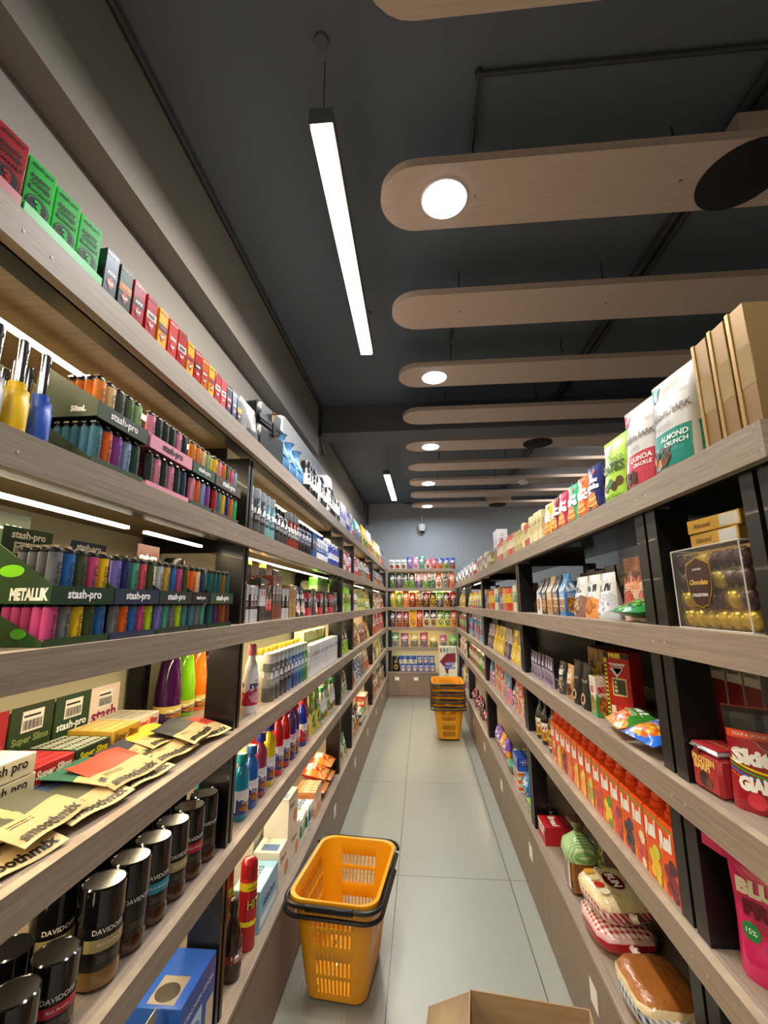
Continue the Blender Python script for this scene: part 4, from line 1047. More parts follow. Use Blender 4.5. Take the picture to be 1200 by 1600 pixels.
row('L', 5, 2.33, 2.5, s1, clump=6, jit=1); row('L', 5, 2.51, 2.64, [(cbox(.028, .11, .115, '#2a5a9a', '#dfe8f0', seed=2), 'blue soap carton', 'carton')], clump=6, jit=1)
row('L', 5, 2.36, 2.6, [(cbox(.05, .1, .14, '#8a3a90', '#b870b8', seed=3), 'purple soap carton', 'carton')], inset=.135, clump=6, jit=1)
row('L', 5, 2.65, 2.84, [(cbox(.03, .12, .13, '#f0d8b0', '#e89a60', '#a84a20', seed=4), 'peach soap carton', 'carton')], clump=6, jit=1)
ob = bagp(.17, .17, .08, '#e04a1c', '#f08a30', '#f0d040', '#b02a18', style='diag', pouch=False, seed=5)
for k in range(3):
    for j in range(2):
        put(ob, XL-.035, 2.95+k*.2, LT[5]+.045+j*.075, pi/2, '%s orange detergent bag' % ('lower' if j == 0 else 'upper'), 'bag', LV['L'][5], 'orange detergent bags', rx=radians(-88+j*8), near=k) if k < 2 else None
row('L', 5, 3.37, 3.84, [(bagp(.12, .16, .07, '#3a9a5a', '#e8e8e0', '#e8e060', '#3a7a30', seed=6), 'green and white pouch', 'pouch'), (bagp(.12, .17, .06, '#3a3a3a', '#e8d8c8', seed=2), 'black and cream pouch', 'pouch')], clump=1)
row('L', 5, 3.92, 5.38, [(cbox(.12, .1, .2, '#c0402a', '#f0d8a0', c5='#f8f0d0', style='food', seed=2), 'red and tan carton', 'carton'), (bagp(.15, .22, .07, '#5a3020', '#c89a60', seed=3), 'brown pouch', 'pouch'), (cbox(.16, .12, .1, '#e8dcc0', '#206a60', c5='#206a60', seed=3), 'cream and green carton', 'carton')], clump=2)
row('L', 5, 5.48, 7.33, [(bagp(.15, .27, .07, '#2a2420', '#6a5a48', '#e8d8b0', '#6a4a2a', seed=4), 'dark snack pouch', 'pouch'), (bagp(.14, .25, .07, '#b02a3a', '#e8c8b0', seed=4), 'red pouch', 'pouch'), (bagp(.15, .26, .07, '#9ab838', '#e8e8c0', seed=1), 'lime pouch', 'pouch')], clump=2)

# ---- second bay, fifth shelf: floor cleaners
def cleaner(col, cap, lab1='#e8e8f0', lab2='#2a3a90', h=.235, seed=0, sh=0):
    m = mat('cleaner_'+col, col, .12, coat=.5)
    def f():
        if sh == 0: prof = [(.031, 0), (.034, .008), (.034, h*.66), (.031, h*.72), (.022, h*.78), (.015, h*.81), (.014, h*.86)]
        else: prof = [(.036, 0), (.038, .01), (.032, h*.45), (.030, h*.6), (.016, h*.82), (.0135, h*.87)]
        return bottle(prof, m, [(.0185, h*.8601+sh*h*.01), (.0175, h*.985), (.015, h)], C(cap, .3), label=pack(lab1, lab2, style='diag', seed=seed), label_z=(h*.1, h*.46), sy=.75, n=16)
    return proto(('cln', col, cap, h, lab1, sh), f)
sq = [(1.53, '#1aa0a8', '#e8f0f0', 'aqua', .19, .10), (1.62, '#1a8ab0', '#20a0a8', 'teal blue', .2, .012), (1.71, '#1f62b8', '#2060b0', 'blue', .2, .012), (1.80, '#9a3a5a', '#2a3a9a', 'maroon', .22, .012), (1.90, '#e0cc28', '#26329a', 'yellow', .235, .012), (1.86, '#e8e0a0', '#2a3a9a', 'cream', .22, .10), (2.01, '#c01824', '#c01824', 'bright red', .25, .012), (2.11, '#c01824', '#c01824', 'bright red', .25, .012), (2.02, '#b81820', '#e8e8e8', 'scarlet', .24, .11)]
for Y, c, cap, nm, h, ins in sq:
    fill_side('L', 4, Y, ins, cleaner(c, cap, h=h, seed=int(Y*10) % 5), desc='%s floor cleaner bottle' % nm, cat='bottle', where=LV['L'][4], group='floor cleaner bottles')
row('L', 4, 2.17, 2.36, [(cleaner('#4a2a80', '#8a3a80', '#e8b0d0', '#4a2080', .24, 1), 'violet cleaner bottle', 'bottle')], clump=6)
row('L', 4, 2.37, 2.56, [(cleaner('#2030a0', '#c01a30', '#e8e8f0', '#c02030', .23, 2), 'royal blue cleaner bottle', 'bottle'), (cleaner('#d0209a', '#d0209a', '#f0c0e0', '#8a1a70', .25, 3, 1), 'magenta cleaner bottle', 'bottle')], clump=1)
row('L', 4, 2.57, 3.28, [(bagp(.11, .22, .06, '#7ab030', '#e8e060', '#f0e0b0', '#3a7a2a', seed=1), 'green detergent pouch', 'pouch'), (cleaner('#dfe6e4', '#3a8a50', '#f0f4f0', '#5aa060', .2, 3, 1), 'white liquid soap bottle', 'bottle')], clump=2)
row('L', 4, 2.2, 3.0, [(cbox(.12, .08, .26, '#c8242a', '#e8d8c8', seed=7), 'tall red carton', 'carton'), (bagp(.13, .28, .07, '#6a9a50', '#e8e8e0', seed=5), 'tall green pouch', 'pouch')], inset=.14, clump=1)
# ---- second bay, fourth shelf
lot = bottle([(.034, 0), (.038, .01), (.038, .11), (.03, .16), (.015, .195), (.013, .2)], mat('pearl_white', '#eceef2', .25, coat=.4), [(.0165, .2001), (.015, .235), (.012, .24)], C('#e0788a', .3), label=pack('#eceef2', '#c02a4a', '#f0c8d0', '#d88aa0', '#3a4a70', 'food', seed=2), label_z=(.03, .13), sy=.7)
orb = bottle_simple(.19, .032, '#e8801c', '#f0b850', '#1a1a1a', 'food')
fill_side('L', 3, 1.66, .012, lot, desc='white lotion bottle with a pink neck', cat='bottle', where=LV['L'][3])
fill_side('L', 3, 1.585, .045, orb, desc='orange juice coloured bottle just past the first post', cat='bottle', where=LV['L'][3])
fill_side('L', 3, 1.755, .06, bag(.1, .11, .06, mat('clear_wrap', '#d8d8cc', .12, coat=.8), False, name='wrapped_bundle', nx=8, nz=8), desc='crumpled clear plastic bundle behind the lotion bottle', cat='bundle', where='')
deo = [('#8a8c88', '#5a5c58', '#c8c8c4', 'smoky grey'), ('#8a8c88', '#5a5c58', '#c8c8c4', 'smoky grey'), ('#2a2a30', '#4a4a58', '#c8ccd0', 'black'), ('#2a2a30', '#4a4a58', '#c8ccd0', 'black'), ('#22242a', '#4a80a0', '#a8c8d0', 'black and blue'), ('#3a48a8', '#2a3a90', '#c8d0e0', 'deep blue'), ('#2f86b8', '#1f6aa0', '#c8dce8', 'sky blue'), ('#2f86b8', '#1f6aa0', '#c8dce8', 'sky blue'), ('#3a9a8a', '#2a8070', '#c8e0d8', 'sea green'), ('#5a9a3a', '#4a8a30', '#d8e8c8', 'leaf green')]
Y = 1.855
for c1, c2, cap, nm in deo:
    fill_side('L', 3, Y, .012, spray(.15, .026, c1, c2, cap), yaw=random.uniform(-8, 8), desc='%s deodorant can' % nm, cat='can', where=LV['L'][3], group='deodorant cans'); Y += .0585
row('L', 3, 2.44, 3.28, [(cbox(.036, .05, .16, '#eceeee', '#e0e4e8', '#30363c', seed=1), 'white perfume carton', 'carton'), (cbox(.036, .05, .16, '#f0f0f0', '#e8ecf0', '#2838a0', seed=2), 'white carton with blue print', 'carton')], clump=4, jit=1)
row('L', 3, 1.96, 2.62, [(bottle_simple(.19, .03, '#eceae0', '#e0d8b8', '#c8a030', 'band', '#806a20'), 'white bottle with a gold cap', 'bottle')], inset=.09, clump=6)
row('L', 3, 2.64, 3.25, [(cbox(.08, .06, .22, '#b0e020', '#e8f0a0', '#3a6a10', seed=3), 'lime green carton', 'carton')], inset=.1, clump=3)
# ---- second bay, second and third shelves: hair and body care
dark = [(spray(.15, .028, '#2a2c30', '#55585e', '#b8bcc0', '#e0e0e0', seed=1), 'black and silver shaving can', 'can'), (spray(.15, .026, '#2a5a66', '#7ab0b8', '#c0ccd0', '#e0f0f0', seed=2), 'teal metallic can', 'can'), (bottle_simple(.17, .028, '#1e1e22', '#3a3a40', '#101012', 'band', seed=1), 'black shampoo bottle', 'bottle'), (spray(.145, .026, '#34363a', '#8a2a2a', '#909498', seed=3), 'grey can with a red foot', 'can'), (bottle_simple(.17, .03, '#2c2e44', '#1c1c20', '#17171a', 'band', '#b8bccc', seed=2), 'dark blue shampoo bottle', 'bottle'), (cbox(.05, .05, .15, '#1c1c20', '#20488a', '#e0e0e0', seed=4), 'black and blue carton', 'carton')]
row('L', 1, 1.5, 2.55, dark, clump=3)
row('L', 1, 2.56, 2.9, [(bottle_simple(.17, .027, '#2a4a9a', '#e8ecf4', '#2a3a80', 'band', seed=3), 'blue shampoo bottle', 'bottle'), (bottle_simple(.165, .026, '#2a6ab0', '#c8dcf0', '#e8eef4', 'band', seed=4), 'light blue shampoo bottle', 'bottle')], clump=3)
row('L', 1, 2.91, 3.28, [(bottle_simple(.17, .026, '#eceef4', '#3a48a8', '#eceef0', 'band', '#3038a0', seed=5), 'white shampoo bottle', 'bottle')], clump=6)
row('L', 1, 1.55, 3.25, [(bottle_simple(.18, .03, '#24262c', '#4a4c58', '#101012', 'band', seed=6), 'tall black bottle in the rear row', 'bottle')], inset=.11, clump=9)
mix = [(cbox(.04, .04, .13, '#1c1c1e', '#b8bcc0', '#e8e8e8', seed=5), 'black cosmetics carton', 'carton'), (cbox(.035, .04, .16, '#c8ccd0', '#26282c', '#c02028', seed=6), 'silver cosmetics carton', 'carton'), (cbox(.03, .04, .11, '#c81e28', '#17171a', '#ffffff', seed=7), 'red and black cosmetics carton', 'carton'), (cbox(.04, .05, .18, '#2a2a2c', '#6a2a20', '#e8e8e8', seed=8), 'tall charcoal carton', 'carton')]
row('L', 2, 1.5, 2.02, mix, clump=2)
row('L', 2, 1.58, 2.15, [(cbox(.08, .06, .24, '#d8b020', '#b89018', '#6a4a10', seed=2), 'tall mustard carton', 'carton'), (cbox(.08, .06, .22, '#6a4a34', '#3a2a22', '#c8b8a0', seed=3), 'tall brown carton', 'carton')], inset=.09, clump=1)
row('L', 2, 2.03, 2.14, [(cbox(.05, .06, .15, '#b8905c', '#a07a48', '#2a2018', seed=4), 'kraft cosmetics carton', 'carton')], clump=4)
row('L', 2, 2.15, 3.28, [(bagp(.1, .15, .05, '#17171a', '#2a2a2e', '#c83040', '#e8e0d0', seed=1), 'black face mask pouch', 'pouch'), (cbox(.06, .05, .12, '#1c1c20', '#c02a3a', '#e8c8d0', seed=9), 'black and red carton', 'carton'), (cbox(.05, .05, .14, '#22305a', '#17171a', '#a8d8e8', seed=10), 'navy carton', 'carton')], clump=2)
row('L', 2, 2.9, 3.25, [(cbox(.08, .06, .24, '#50d820', '#a0e860', '#e8ffd0', style='stripe', seed=2), 'tall neon green carton', 'carton')], inset=.09, clump=1)
# ---- far bays of the left wall
sn = [(bagp(.14, .2, .07, '#e8e8e4', '#c83a30', '#e8b050', '#8a3a20', '#c02020', seed=6), 'white and red snack bag', 'bag'), (bagp(.14, .2, .07, '#f0f0ec', '#4aa8a0', '#e0a040', '#3a8a80', '#2a3a6a', seed=7), 'white and teal snack bag', 'bag'), (bagp(.15, .2, .07, '#d88a30', '#a84a20', '#f0e0a0', '#5a2a10', seed=8), 'orange snack bag', 'bag')]
sn2 = [(bagp(.14, .2, .07, '#b8d040', '#e8e060', '#e8e8c0', '#5a8a20', '#3a6a20', seed=9), 'lime snack bag', 'bag'), (bagp(.14, .19, .07, '#e8d848', '#7ab030', '#c04030', '#e8e8d0', '#8a2020', seed=1), 'yellow and green snack bag', 'bag'), (bagp(.14, .2, .07, '#8a1f3a', '#e8e0d8', '#e8c050', '#5a1428', seed=2), 'dark red snack bag', 'bag')]
sn3 = [(bagp(.14, .2, .07, '#f0e8dc', '#e05a28', '#e8a030', '#a83a20', '#2a4a9a', seed=3), 'cream and orange snack bag', 'bag'), (bagp(.15, .2, .07, '#2a58b8', '#c8d8ec', '#f0f0f0', '#2a3a7a', seed=4), 'blue snack bag', 'bag'), (bagp(.14, .2, .07, '#b8c0c8', '#5a6a78', '#e8e0c0', '#7a5a30', '#2a2a30', seed=5), 'silver snack bag', 'bag')]
row('L', 1, 3.37, 3.84, [(bottle_simple(.18, .03, '#c83048', '#f0d8dc', '#e8e8e8', 'band', seed=7), 'pink shampoo bottle', 'bottle'), (cbox(.06, .06, .17, '#f0f0f0', '#c02a3a', '#a02030', seed=3), 'white and red carton', 'carton')], clump=2)
row('L', 1, 3.92, 4.3, [(bottle_simple(.18, .03, '#ece8e4', '#d86070', '#c83a4a', 'band', '#a02a3a', seed=8), 'white bottle with a red cap', 'bottle')], clump=9)
row('L', 1, 4.32, 5.38, sn, clump=2); row('L', 1, 5.48, 7.33, [sn3[2], sn[0]], clump=4)
row('L', 2, 3.37, 3.84, [(cbox(.06, .06, .14, '#a8d040', '#e8f0c0', '#2a5a20', seed=5), 'pale green carton', 'carton'), (cbox(.06, .06, .19, '#2a3a28', '#7ad030', '#b8f060', seed=6), 'dark and neon green carton', 'carton')], clump=2)
row('L', 2, 3.92, 4.3, [(bottle_simple(.18, .03, '#6a4a98', '#e8d8e8', '#e8c040', 'band', seed=9), 'violet bottle', 'bottle')], clump=9)
row('L', 2, 4.32, 5.38, sn2[:2], clump=3); row('L', 2, 5.48, 7.33, [sn2[2], sn2[1], sn[0]], clump=2)
row('L', 3, 3.37, 3.84, [(bagp(.13, .2, .07, '#2a3024', '#a8e020', '#d8f060', '#4a8a20', seed=6), 'dark pouch with a lime corner', 'pouch')], clump=3)
row('L', 3, 3.92, 5.38, [(bagp(.14, .18, .08, '#e8e0d8', '#7a3a30', '#e8c8b0', '#6a2a20', '#8a2a20', seed=7), 'white and brown snack bag', 'bag'), sn[2], (bagp(.14, .17, .07, '#f0d020', '#e8b818', '#c04020', '#f8f0a0', '#a02020', seed=8), 'bright yellow snack bag', 'bag')], clump=2)
row('L', 3, 5.48, 7.33, [(bagp(.15, .25, .08, '#d0204a', '#e85a70', '#f0d8c0', '#8a1430', seed=9), 'crimson snack bag', 'bag'), sn3[0]], clump=2)
row('L', 4, 3.37, 3.84, [(bagp(.13, .2, .07, '#3a3c3a', '#c8ccc0', '#e8e8d8', '#6a8a40', seed=3), 'black and white pouch', 'pouch')], clump=4)
row('L', 4, 3.92, 5.38, sn3, clump=2); row('L', 4, 5.48, 7.33, [(bagp(.16, .25, .08, '#f0e020', '#d8c818', '#c83a20', '#f8f8c0', '#2a6a2a', seed=4), 'yellow crisp bag', 'bag'), sn3[2]], clump=2)
# =================================================================== END WALL
EV = ['along the end wall top shelf', 'along the end wall second shelf', 'along the end wall third shelf', 'along the end wall fourth shelf', 'along the end wall fifth shelf', 'along the end wall cabinet']
def erow(lvl, x0, items, pitch, inset=.012, group=None, dz=0, tag_='', sc=1):
    x = x0
    zt = (LT+[0])[lvl] if lvl < 5 else .407
    for i, (p, desc, cat) in enumerate(items):
        put(p, x, YB+.024+inset+p.d*.62, zt+.0004+dz, radians(random.uniform(-3, 3)), tag_+desc, cat, EV[lvl], group or 'products '+EV[lvl][6:], near=x, scale=(1.06, 1.15, 1.24) if 0 < lvl < 4 else 1)
        x += pitch
def mk(c1, c2, c3, c4, c5='#ffffff', h=.2, w=.1, st='food', pouch=False, s=0, T=.06): return bagp(w, h, T, c1, c2, c3, c4, c5, st, pouch, s)
e0 = [(mk('#e8eae8', '#e0e4e4', '#c8742a', '#8a3a1a', '#2a5a4a', .16, s=1), 'white snack bag', 'bag')]*2+[(mk('#e0e6e8', '#e8e4d0', '#c8a02a', '#6a4a1a', '#2a5a4a', .16, s=2), 'pale snack bag', 'bag'), (mk('#5a4a9a', '#8a6ac8', '#f0d8e8', '#4a2a6a', s=3), 'violet snack bag', 'bag'), (mk('#e07a9a', '#f0b8c8', '#f0e0e0', '#a03a5a', s=4), 'pink snack bag', 'bag'), (mk('#2a8a78', '#3aa890', '#e0d8a0', '#1a5a4a', s=5, h=.21), 'sea green snack bag', 'bag'), (mk('#c83a4a', '#f0e8e8', '#e8a060', '#8a2030', s=6, h=.16), 'red and white snack bag', 'bag'), (mk('#c02a3a', '#e05a50', '#f0c8a0', '#8a1a20', s=7, h=.17), 'red snack bag', 'bag')]+[(mk('#24409a', '#e07030', '#e8c050', '#a84020', s=8, h=.18), 'blue and orange snack bag', 'bag'), (mk('#24409a', '#7ab050', '#e8c050', '#3a6a20', s=9, h=.18), 'blue and green snack bag', 'bag'), (mk('#24409a', '#a03a5a', '#e8c050', '#6a2040', s=1, h=.18), 'blue and maroon snack bag', 'bag')]
erow(0, -.50, e0, .103)
e1 = [(mk('#1f4a42', '#4a8a30', '#c8d890', '#2a4a20', s=2), 'dark green crisp bag', 'bag'), (mk('#2a4a42', '#6a3a80', '#d8b8d8', '#3a2050', s=3), 'green and purple crisp bag', 'bag'), (mk('#2a4a30', '#5aa040', '#e8e090', '#2a5a20', s=4), 'forest green crisp bag', 'bag'), (mk('#4a2a2a', '#4aa040', '#e8d890', '#2a5a20', s=5), 'brown and green crisp bag', 'bag'), (mk('#e8b0c0', '#7a4a9a', '#f0e0e0', '#4a2a6a', s=6), 'pink and violet crisp bag', 'bag'), (mk('#e8a8b0', '#7ab040', '#e8f0c0', '#4a7a20', s=7), 'pink and green crisp bag', 'bag'), (mk('#e8ece8', '#3a7a50', '#c8d8c0', '#2a5a3a', '#2a5a4a', s=8), 'white and green crisp bag', 'bag'), (mk('#e06a30', '#f0e8e0', '#e8c080', '#a84a20', s=9), 'orange and white crisp bag', 'bag'), (mk('#c8b8a0', '#a89888', '#e8e0c8', '#5a5048', '#2a2a2a', s=1), 'beige crisp bag', 'bag'), (mk('#f08a60', '#e86a40', '#f0e0c0', '#a84020', s=2), 'salmon crisp bag', 'bag')]
erow(1, -.49, e1, .112)
erow(1, -.44, [e1[k] for k in (3, 0, 7, 5, 2, 8, 9, 6, 1)], .112, inset=.12, tag_='half hidden ', sc=1.1, group='rear crisp bags of the end wall')
e2 = [(mk('#f0c828', '#e8a820', '#f0e8b0', '#7a9a20', s=3, h=.21), 'golden yellow crisp bag', 'bag'), (mk('#7ab848', '#5a9a30', '#f0e8a0', '#3a6a20', s=4, h=.19), 'light green crisp bag', 'bag'), (mk('#f0a030', '#e8782a', '#f0e8c8', '#a84a18', s=5, h=.21), 'orange crisp bag', 'bag'), (mk('#b83020', '#6a1f18', '#f0a040', '#4a1010', s=6, h=.19), 'dark red crisp bag', 'bag'), (mk('#e8d8b8', '#a06038', '#e8c080', '#5a3018', '#6a3a20', s=7, h=.2), 'tan crisp bag', 'bag'), (mk('#8a2a20', '#3a2018', '#e8c080', '#2a1010', s=8, h=.19), 'maroon crisp bag', 'bag'), (mk('#1e1c1a', '#b88a20', '#e8d070', '#4a3a10', '#e8c040', s=9, h=.19), 'black and gold crisp bag', 'bag'), (mk('#8ab038', '#22304a', '#e8e8c0', '#2a3a5a', s=1, h=.19), 'green and navy crisp bag', 'bag'), (mk('#5a2a3a', '#c87830', '#e8c890', '#3a1a20', s=2, h=.19), 'plum and orange crisp bag', 'bag'), (mk('#b8283a', '#3a1018', '#f0d0a0', '#5a1018', s=3, h=.19), 'crimson crisp bag', 'bag')]
erow(2, -.49, e2, .113)
e3 = [(mk('#2a1c3a', '#5a2a8a', '#e8c060', '#2a1030', s=4), 'black and purple crisp bag', 'bag'), (mk('#7a2a6a', '#b83a2a', '#f0c850', '#4a1a3a', s=5), 'purple and red crisp bag', 'bag'), (mk('#a82a30', '#7a1a50', '#f0c850', '#4a1020', s=6), 'wine red crisp bag', 'bag'), (mk('#f0d020', '#f0c010', '#f8f0b0', '#c03a20', '#c03a20', s=7, h=.22), 'tall yellow crisp bag', 'bag'), (mk('#e0452a', '#c83020', '#f0c8a0', '#8a1a10', s=8, h=.22), 'tall red crisp bag', 'bag'), (mk('#2a2a5a', '#d8c8a0', '#e8a850', '#3a2a3a', s=9, h=.22), 'navy and cream crisp bag', 'bag'), (mk('#32285a', '#c8b890', '#e8a850', '#3a2a3a', s=1, h=.22), 'indigo and cream crisp bag', 'bag'), (mk('#4a9a30', '#f0e040', '#f8f8f0', '#2a6a20', s=2, h=.22), 'green and yellow crisp bag', 'bag'), (mk('#3a8a28', '#e8d838', '#f8f8f0', '#2a6a20', s=3, h=.21), 'bright green crisp bag', 'bag'), (mk('#e8652a', '#f0a030', '#f0e0b0', '#a83a18', s=4, h=.22), 'vivid orange crisp bag', 'bag')]
erow(3, -.49, e3, .113)
erow(2, -.44, [e3[k] for k in (3, 4, 9, 3, 0, 2, 8, 7, 4)], .113, inset=.12, tag_='half hidden ', sc=1.1, group='rear crisp bags of the end wall')
def pet(c1, c2, s): return (mk(c1, c2, '#a8a098', '#5a5048', '#e8e0e0', .22, .145, 'food', True, s, .09), '', '')
e4 = [(mk('#3a8a40', '#8a9080', '#a8a8a0', '#4a5048', '#f0f0e8', .23, .13, pouch=True, s=1, T=.08), 'green and grey stand-up pouch', 'pouch'), (mk('#b04a80', '#7a6a70', '#a8a0a0', '#504848', '#f0e8e8', .22, .13, pouch=True, s=2, T=.08), 'pink and grey stand-up pouch', 'pouch'), (mk('#d8c838', '#8a8470', '#a8a090', '#505040', '#f0f0e8', .22, .13, pouch=True, s=3, T=.08), 'yellow and grey stand-up pouch', 'pouch'), (mk('#c83a40', '#8a7070', '#b0a098', '#504040', '#f0e8e8', .23, .13, pouch=True, s=4, T=.08), 'red and grey stand-up pouch', 'pouch'), (mk('#e8d020', '#7a7a30', '#c8c090', '#504a20', '#f0f0e8', .19, .13, pouch=True, s=5, T=.08), 'yellow-topped stand-up pouch', 'pouch'), (mk('#c04a78', '#b8a8a0', '#b89890', '#604848', '#f0e8e8', .19, .12, pouch=True, s=6, T=.08), 'pink-topped stand-up pouch', 'pouch'), (mk('#7ac830', '#5a7a30', '#b8c890', '#3a4a20', '#f0f8e8', .18, .13, pouch=True, s=7, T=.08), 'lime-topped stand-up pouch', 'pouch')]
erow(4, -.45, e4, .158)
bk_ = proto('blkpouch', lambda: bag(.13, .24, .09, mat('black_foil', '#14120f', .22, coat=.3), True, name='stand_up_pouch', decals=lambda mb, fy: (mb.disc(0, .07, .034, C('#c89a30', .4), fy=fy, lift=.001), mb.disc(0, .07, .024, C('#2a2418', .4), fy=fy, lift=.0018), mb.disc(0, .15, .012, C('#c89a30', .4), fy=fy, lift=.001)), nx=10, nz=12))
erow(5, -.44, [(bk_, 'black pouch with gold badge', 'pouch')], .1)
bb_ = cbox(.088, .06, .125, '#1f48a0', '#2458b8', '#f0f0e8', 'food', 3, '#f0e0b0', '#c8a050')
ba_ = cbox(.088, .06, .125, '#2a58a8', '#e8e0a8', '#1f48a0', 'food', 4, '#f0e0b0', '#3a68b0')
lw = [(bb_, 'lower blue cereal carton', 'carton')]*6; erow(5, -.325, lw, .096)
erow(5, -.34, [(ba_, 'upper blue and cream cereal carton', 'carton')]*3+[(bb_, 'upper blue cereal carton', 'carton')]*3, .097, dz=.1258)
def display_carton():
    def ex(mb, yf):
        m = C('#7a2238', .4)
        mb.poly([(-.13, .60), (-.02, .72), (.12, .73), (.12, .60)], m, y=yf); mb.poly([(-.13, .60), (.12, .60), (.0, .47), (-.06, .52)], m, y=yf); mb.poly([(-.06, .52), (.0, .52), (.0, .42), (-.03, .42)], m, y=yf)
        mb.text('MISTER', .035, .565, .16, C('#8a9cd0', .4), y=yf, lift=.0014, bold=.07, ht=.045); mb.text('PANDA', .03, .512, .17, C('#6a7cc0', .4), y=yf, lift=.0014, bold=.07, ht=.045)
        mb.rect(-.11, .11, .20, .33, C('#9ab8cc', .4), y=yf); mb.rect(-.06, .0, .385, .40, C('#b08a80', .4), y=yf)
        for k, c in enumerate(('#c0503a', '#3a8a80', '#6aa0a0', '#a8c890', '#b8c0a0')): mb.rect(-.12+k*.05, -.09+k*.05, .74, .80, C(c, .4), y=yf)
    return carton(.28, .18, .82, C('#d4d4c0', .4), (), ex, name='display_carton')
put(display_carton(), .392, YB-.125, .0005, 0, 'tall cream floor display carton with a maroon patch before the end wall', 'display carton', '')

# =================================================================== RIGHT UNIT
def gold_box():
    mb = MB(); m = mat('gold_card', '#8a6c40', .4, .35); lid = mat('gold_card_pale', '#b09058', .35, .35)
    mb.box(-.02, .02, -.09, .09, 0, .215, m, bev=.001); mb.box(-.0222, -.0142, -.092, .092, -.0, .217, lid); 
    mb.rect(-.012, .02, .07, .14, mat('clear_tape', '#b8a078', .15, .2), y=-.09)
    return P1('gift_box', .045, .185, .217, mb)
gb = gold_box()
for Y in (.727, .777, .827): fill_side('R', 0, Y, -.014, gb, desc='tall gold gift box standing on edge', cat='box', where=LV['R'][0], group='tall gold gift boxes')
def bark(c, c2, words, nm, pic):
    def dec(mb, fy):
        mb.rect(-.074, .074, .012, .095, C(c, .3), fy=fy, nx=10, nz=8, lift=.0008)
        mb.rect(-.074, -.045, .19, .225, C(c, .3), fy=fy, nx=3, nz=3, lift=.0008)
        for i in range(16):
            r = random.Random(i+ord(pic)); mb.disc(-.045+r.uniform(-.022, .05), .034+r.uniform(-.016, .022), r.uniform(.007, .012), C(('#c8884a', '#5a3a2a', '#7a4a2a', '#3a2820')[i % 4] if pic == 'a' else ('#5a3228', '#3a2018', '#7a4a3a', '#4a2820')[i % 4], .5), fy=fy, lift=.0012+.0001*i, n=7)
    tx = [('BEAN to BARK', 0, .60, .84, C('#4a342a'), dict(bold=.03)), ('CHOCOLATE', -.1, .47, .4, C('#6a5a50'), {}), (words[0], .12, .33, .5, T_W, dict(bold=.02)), (words[1], .16, .26, .4, T_W, dict(bold=.02)), ('small batch bakers', .05, .78, .6, C('#8a7a70'), {})]
    return bag(.155, .235, .075, mat('silver_white_film', '#cfcfcc', .25, coat=.4), True, tx, dec, name='stand_up_pouch', nx=14, nz=16)
fill_side('R', 0, .99, -.012, bark('#1f8a7c', '', ('ALMOND', 'CRUNCH'), '', 'a'), yaw=6, desc='white pouch with a teal foot and almond picture', cat='pouch', where=LV['R'][0])
fill_side('R', 0, 1.145, -.010, bark('#c04050', '', ('QUINOA', 'CRACKLE'), '', 'q'), yaw=6, desc='white pouch with a red foot', cat='pouch', where=LV['R'][0])
dates = bag(.145, .2, .07, C('#a8d048', .3), True, [('Choco', .1, .66, .5, C('#3a5a1a'), {}), ('DATES', 0, .52, .8, C('#2f4a1a'), dict(bold=.04)), ('Medium Khalas', 0, .08, .75, C('#2f5a1a'), {}), ('ganavo', -.25, .86, .32, C('#3a5a2a'), {})], lambda mb, fy: (mb.rect(-.07, -.02, .15, .185, C('#eef0ea', .3), fy=fy, nx=4, nz=3), [mb.disc(-.02+k*.02, .045+.012*(k % 2), .014, C(('#5a3a22', '#3a7a2a', '#4a2a1a')[k % 3], .4), fy=fy, lift=.001+.0002*k, n=9) for k in range(4)]), name='stand_up_pouch')
fill_side('R', 0, 1.30, -.010, dates, yaw=5, desc='lime green dates pouch with a white corner', cat='pouch', where=LV['R'][0])
def panc(c, w1, w2, tc='#ffffff', h=.165, w=.1, s=0):
    return bag(w, h, .05, C(c, .28, .3), True, [(w1, .1, .66, .45, C(tc), dict(bold=.04)), (w2, 0, .53, .8, C(tc), dict(bold=.06))], lambda mb, fy: ([mb.disc(.005, .018+k*.0095, .03-.002*k, C(('#c8783a', '#e8b868')[k % 2], .4), fy=fy, rz=.009, lift=.0008+.0003*k, n=14) for k in range(5)], mb.disc(0, h*.86, .009, C('#d84030'), fy=fy, lift=.0008)), name='stand_up_pouch', seed=s)
for Y, a in ((1.445, ('#22286a', 'Millet', 'Pancake', 'navy')), (1.545, ('#e8702a', 'Rice', 'Panc', 'orange')), (1.65, ('#3fae7a', 'Multi', 'Dosa', 'green')), (1.765, ('#c02a50', 'Ragi', 'Dosa', 'crimson')), (1.865, ('#7a2a2a', 'Millet', 'Pancake', 'maroon')), (1.975, ('#e0b818', 'Oats', 'Panc', 'mustard'))):
    fill_side('R', 0, Y, -.012, panc(a[0], a[1], a[2], h=.16 if Y < 1.5 else .15), yaw=5, desc='%s pancake mix pouch' % a[3], cat='pouch', where=LV['R'][0])
row('R', 0, 2.05, 2.5, [(cbox(.05, .09, .14, '#d8c48a', '#e8dca8', '#6a5a30', seed=4), 'pale yellow carton', 'carton'), (cbox(.055, .09, .12, '#e0d098', '#c03a2a', '#6a5a30', seed=5), 'yellow and red carton', 'carton')], clump=3, inset=-.012)
row('R', 0, 2.2, 2.5, [(cbox(.04, .08, .19, '#b89868', '#d8c8a0', '#6a4a30', seed=4), 'tall kraft carton', 'carton')], inset=.11, clump=3)
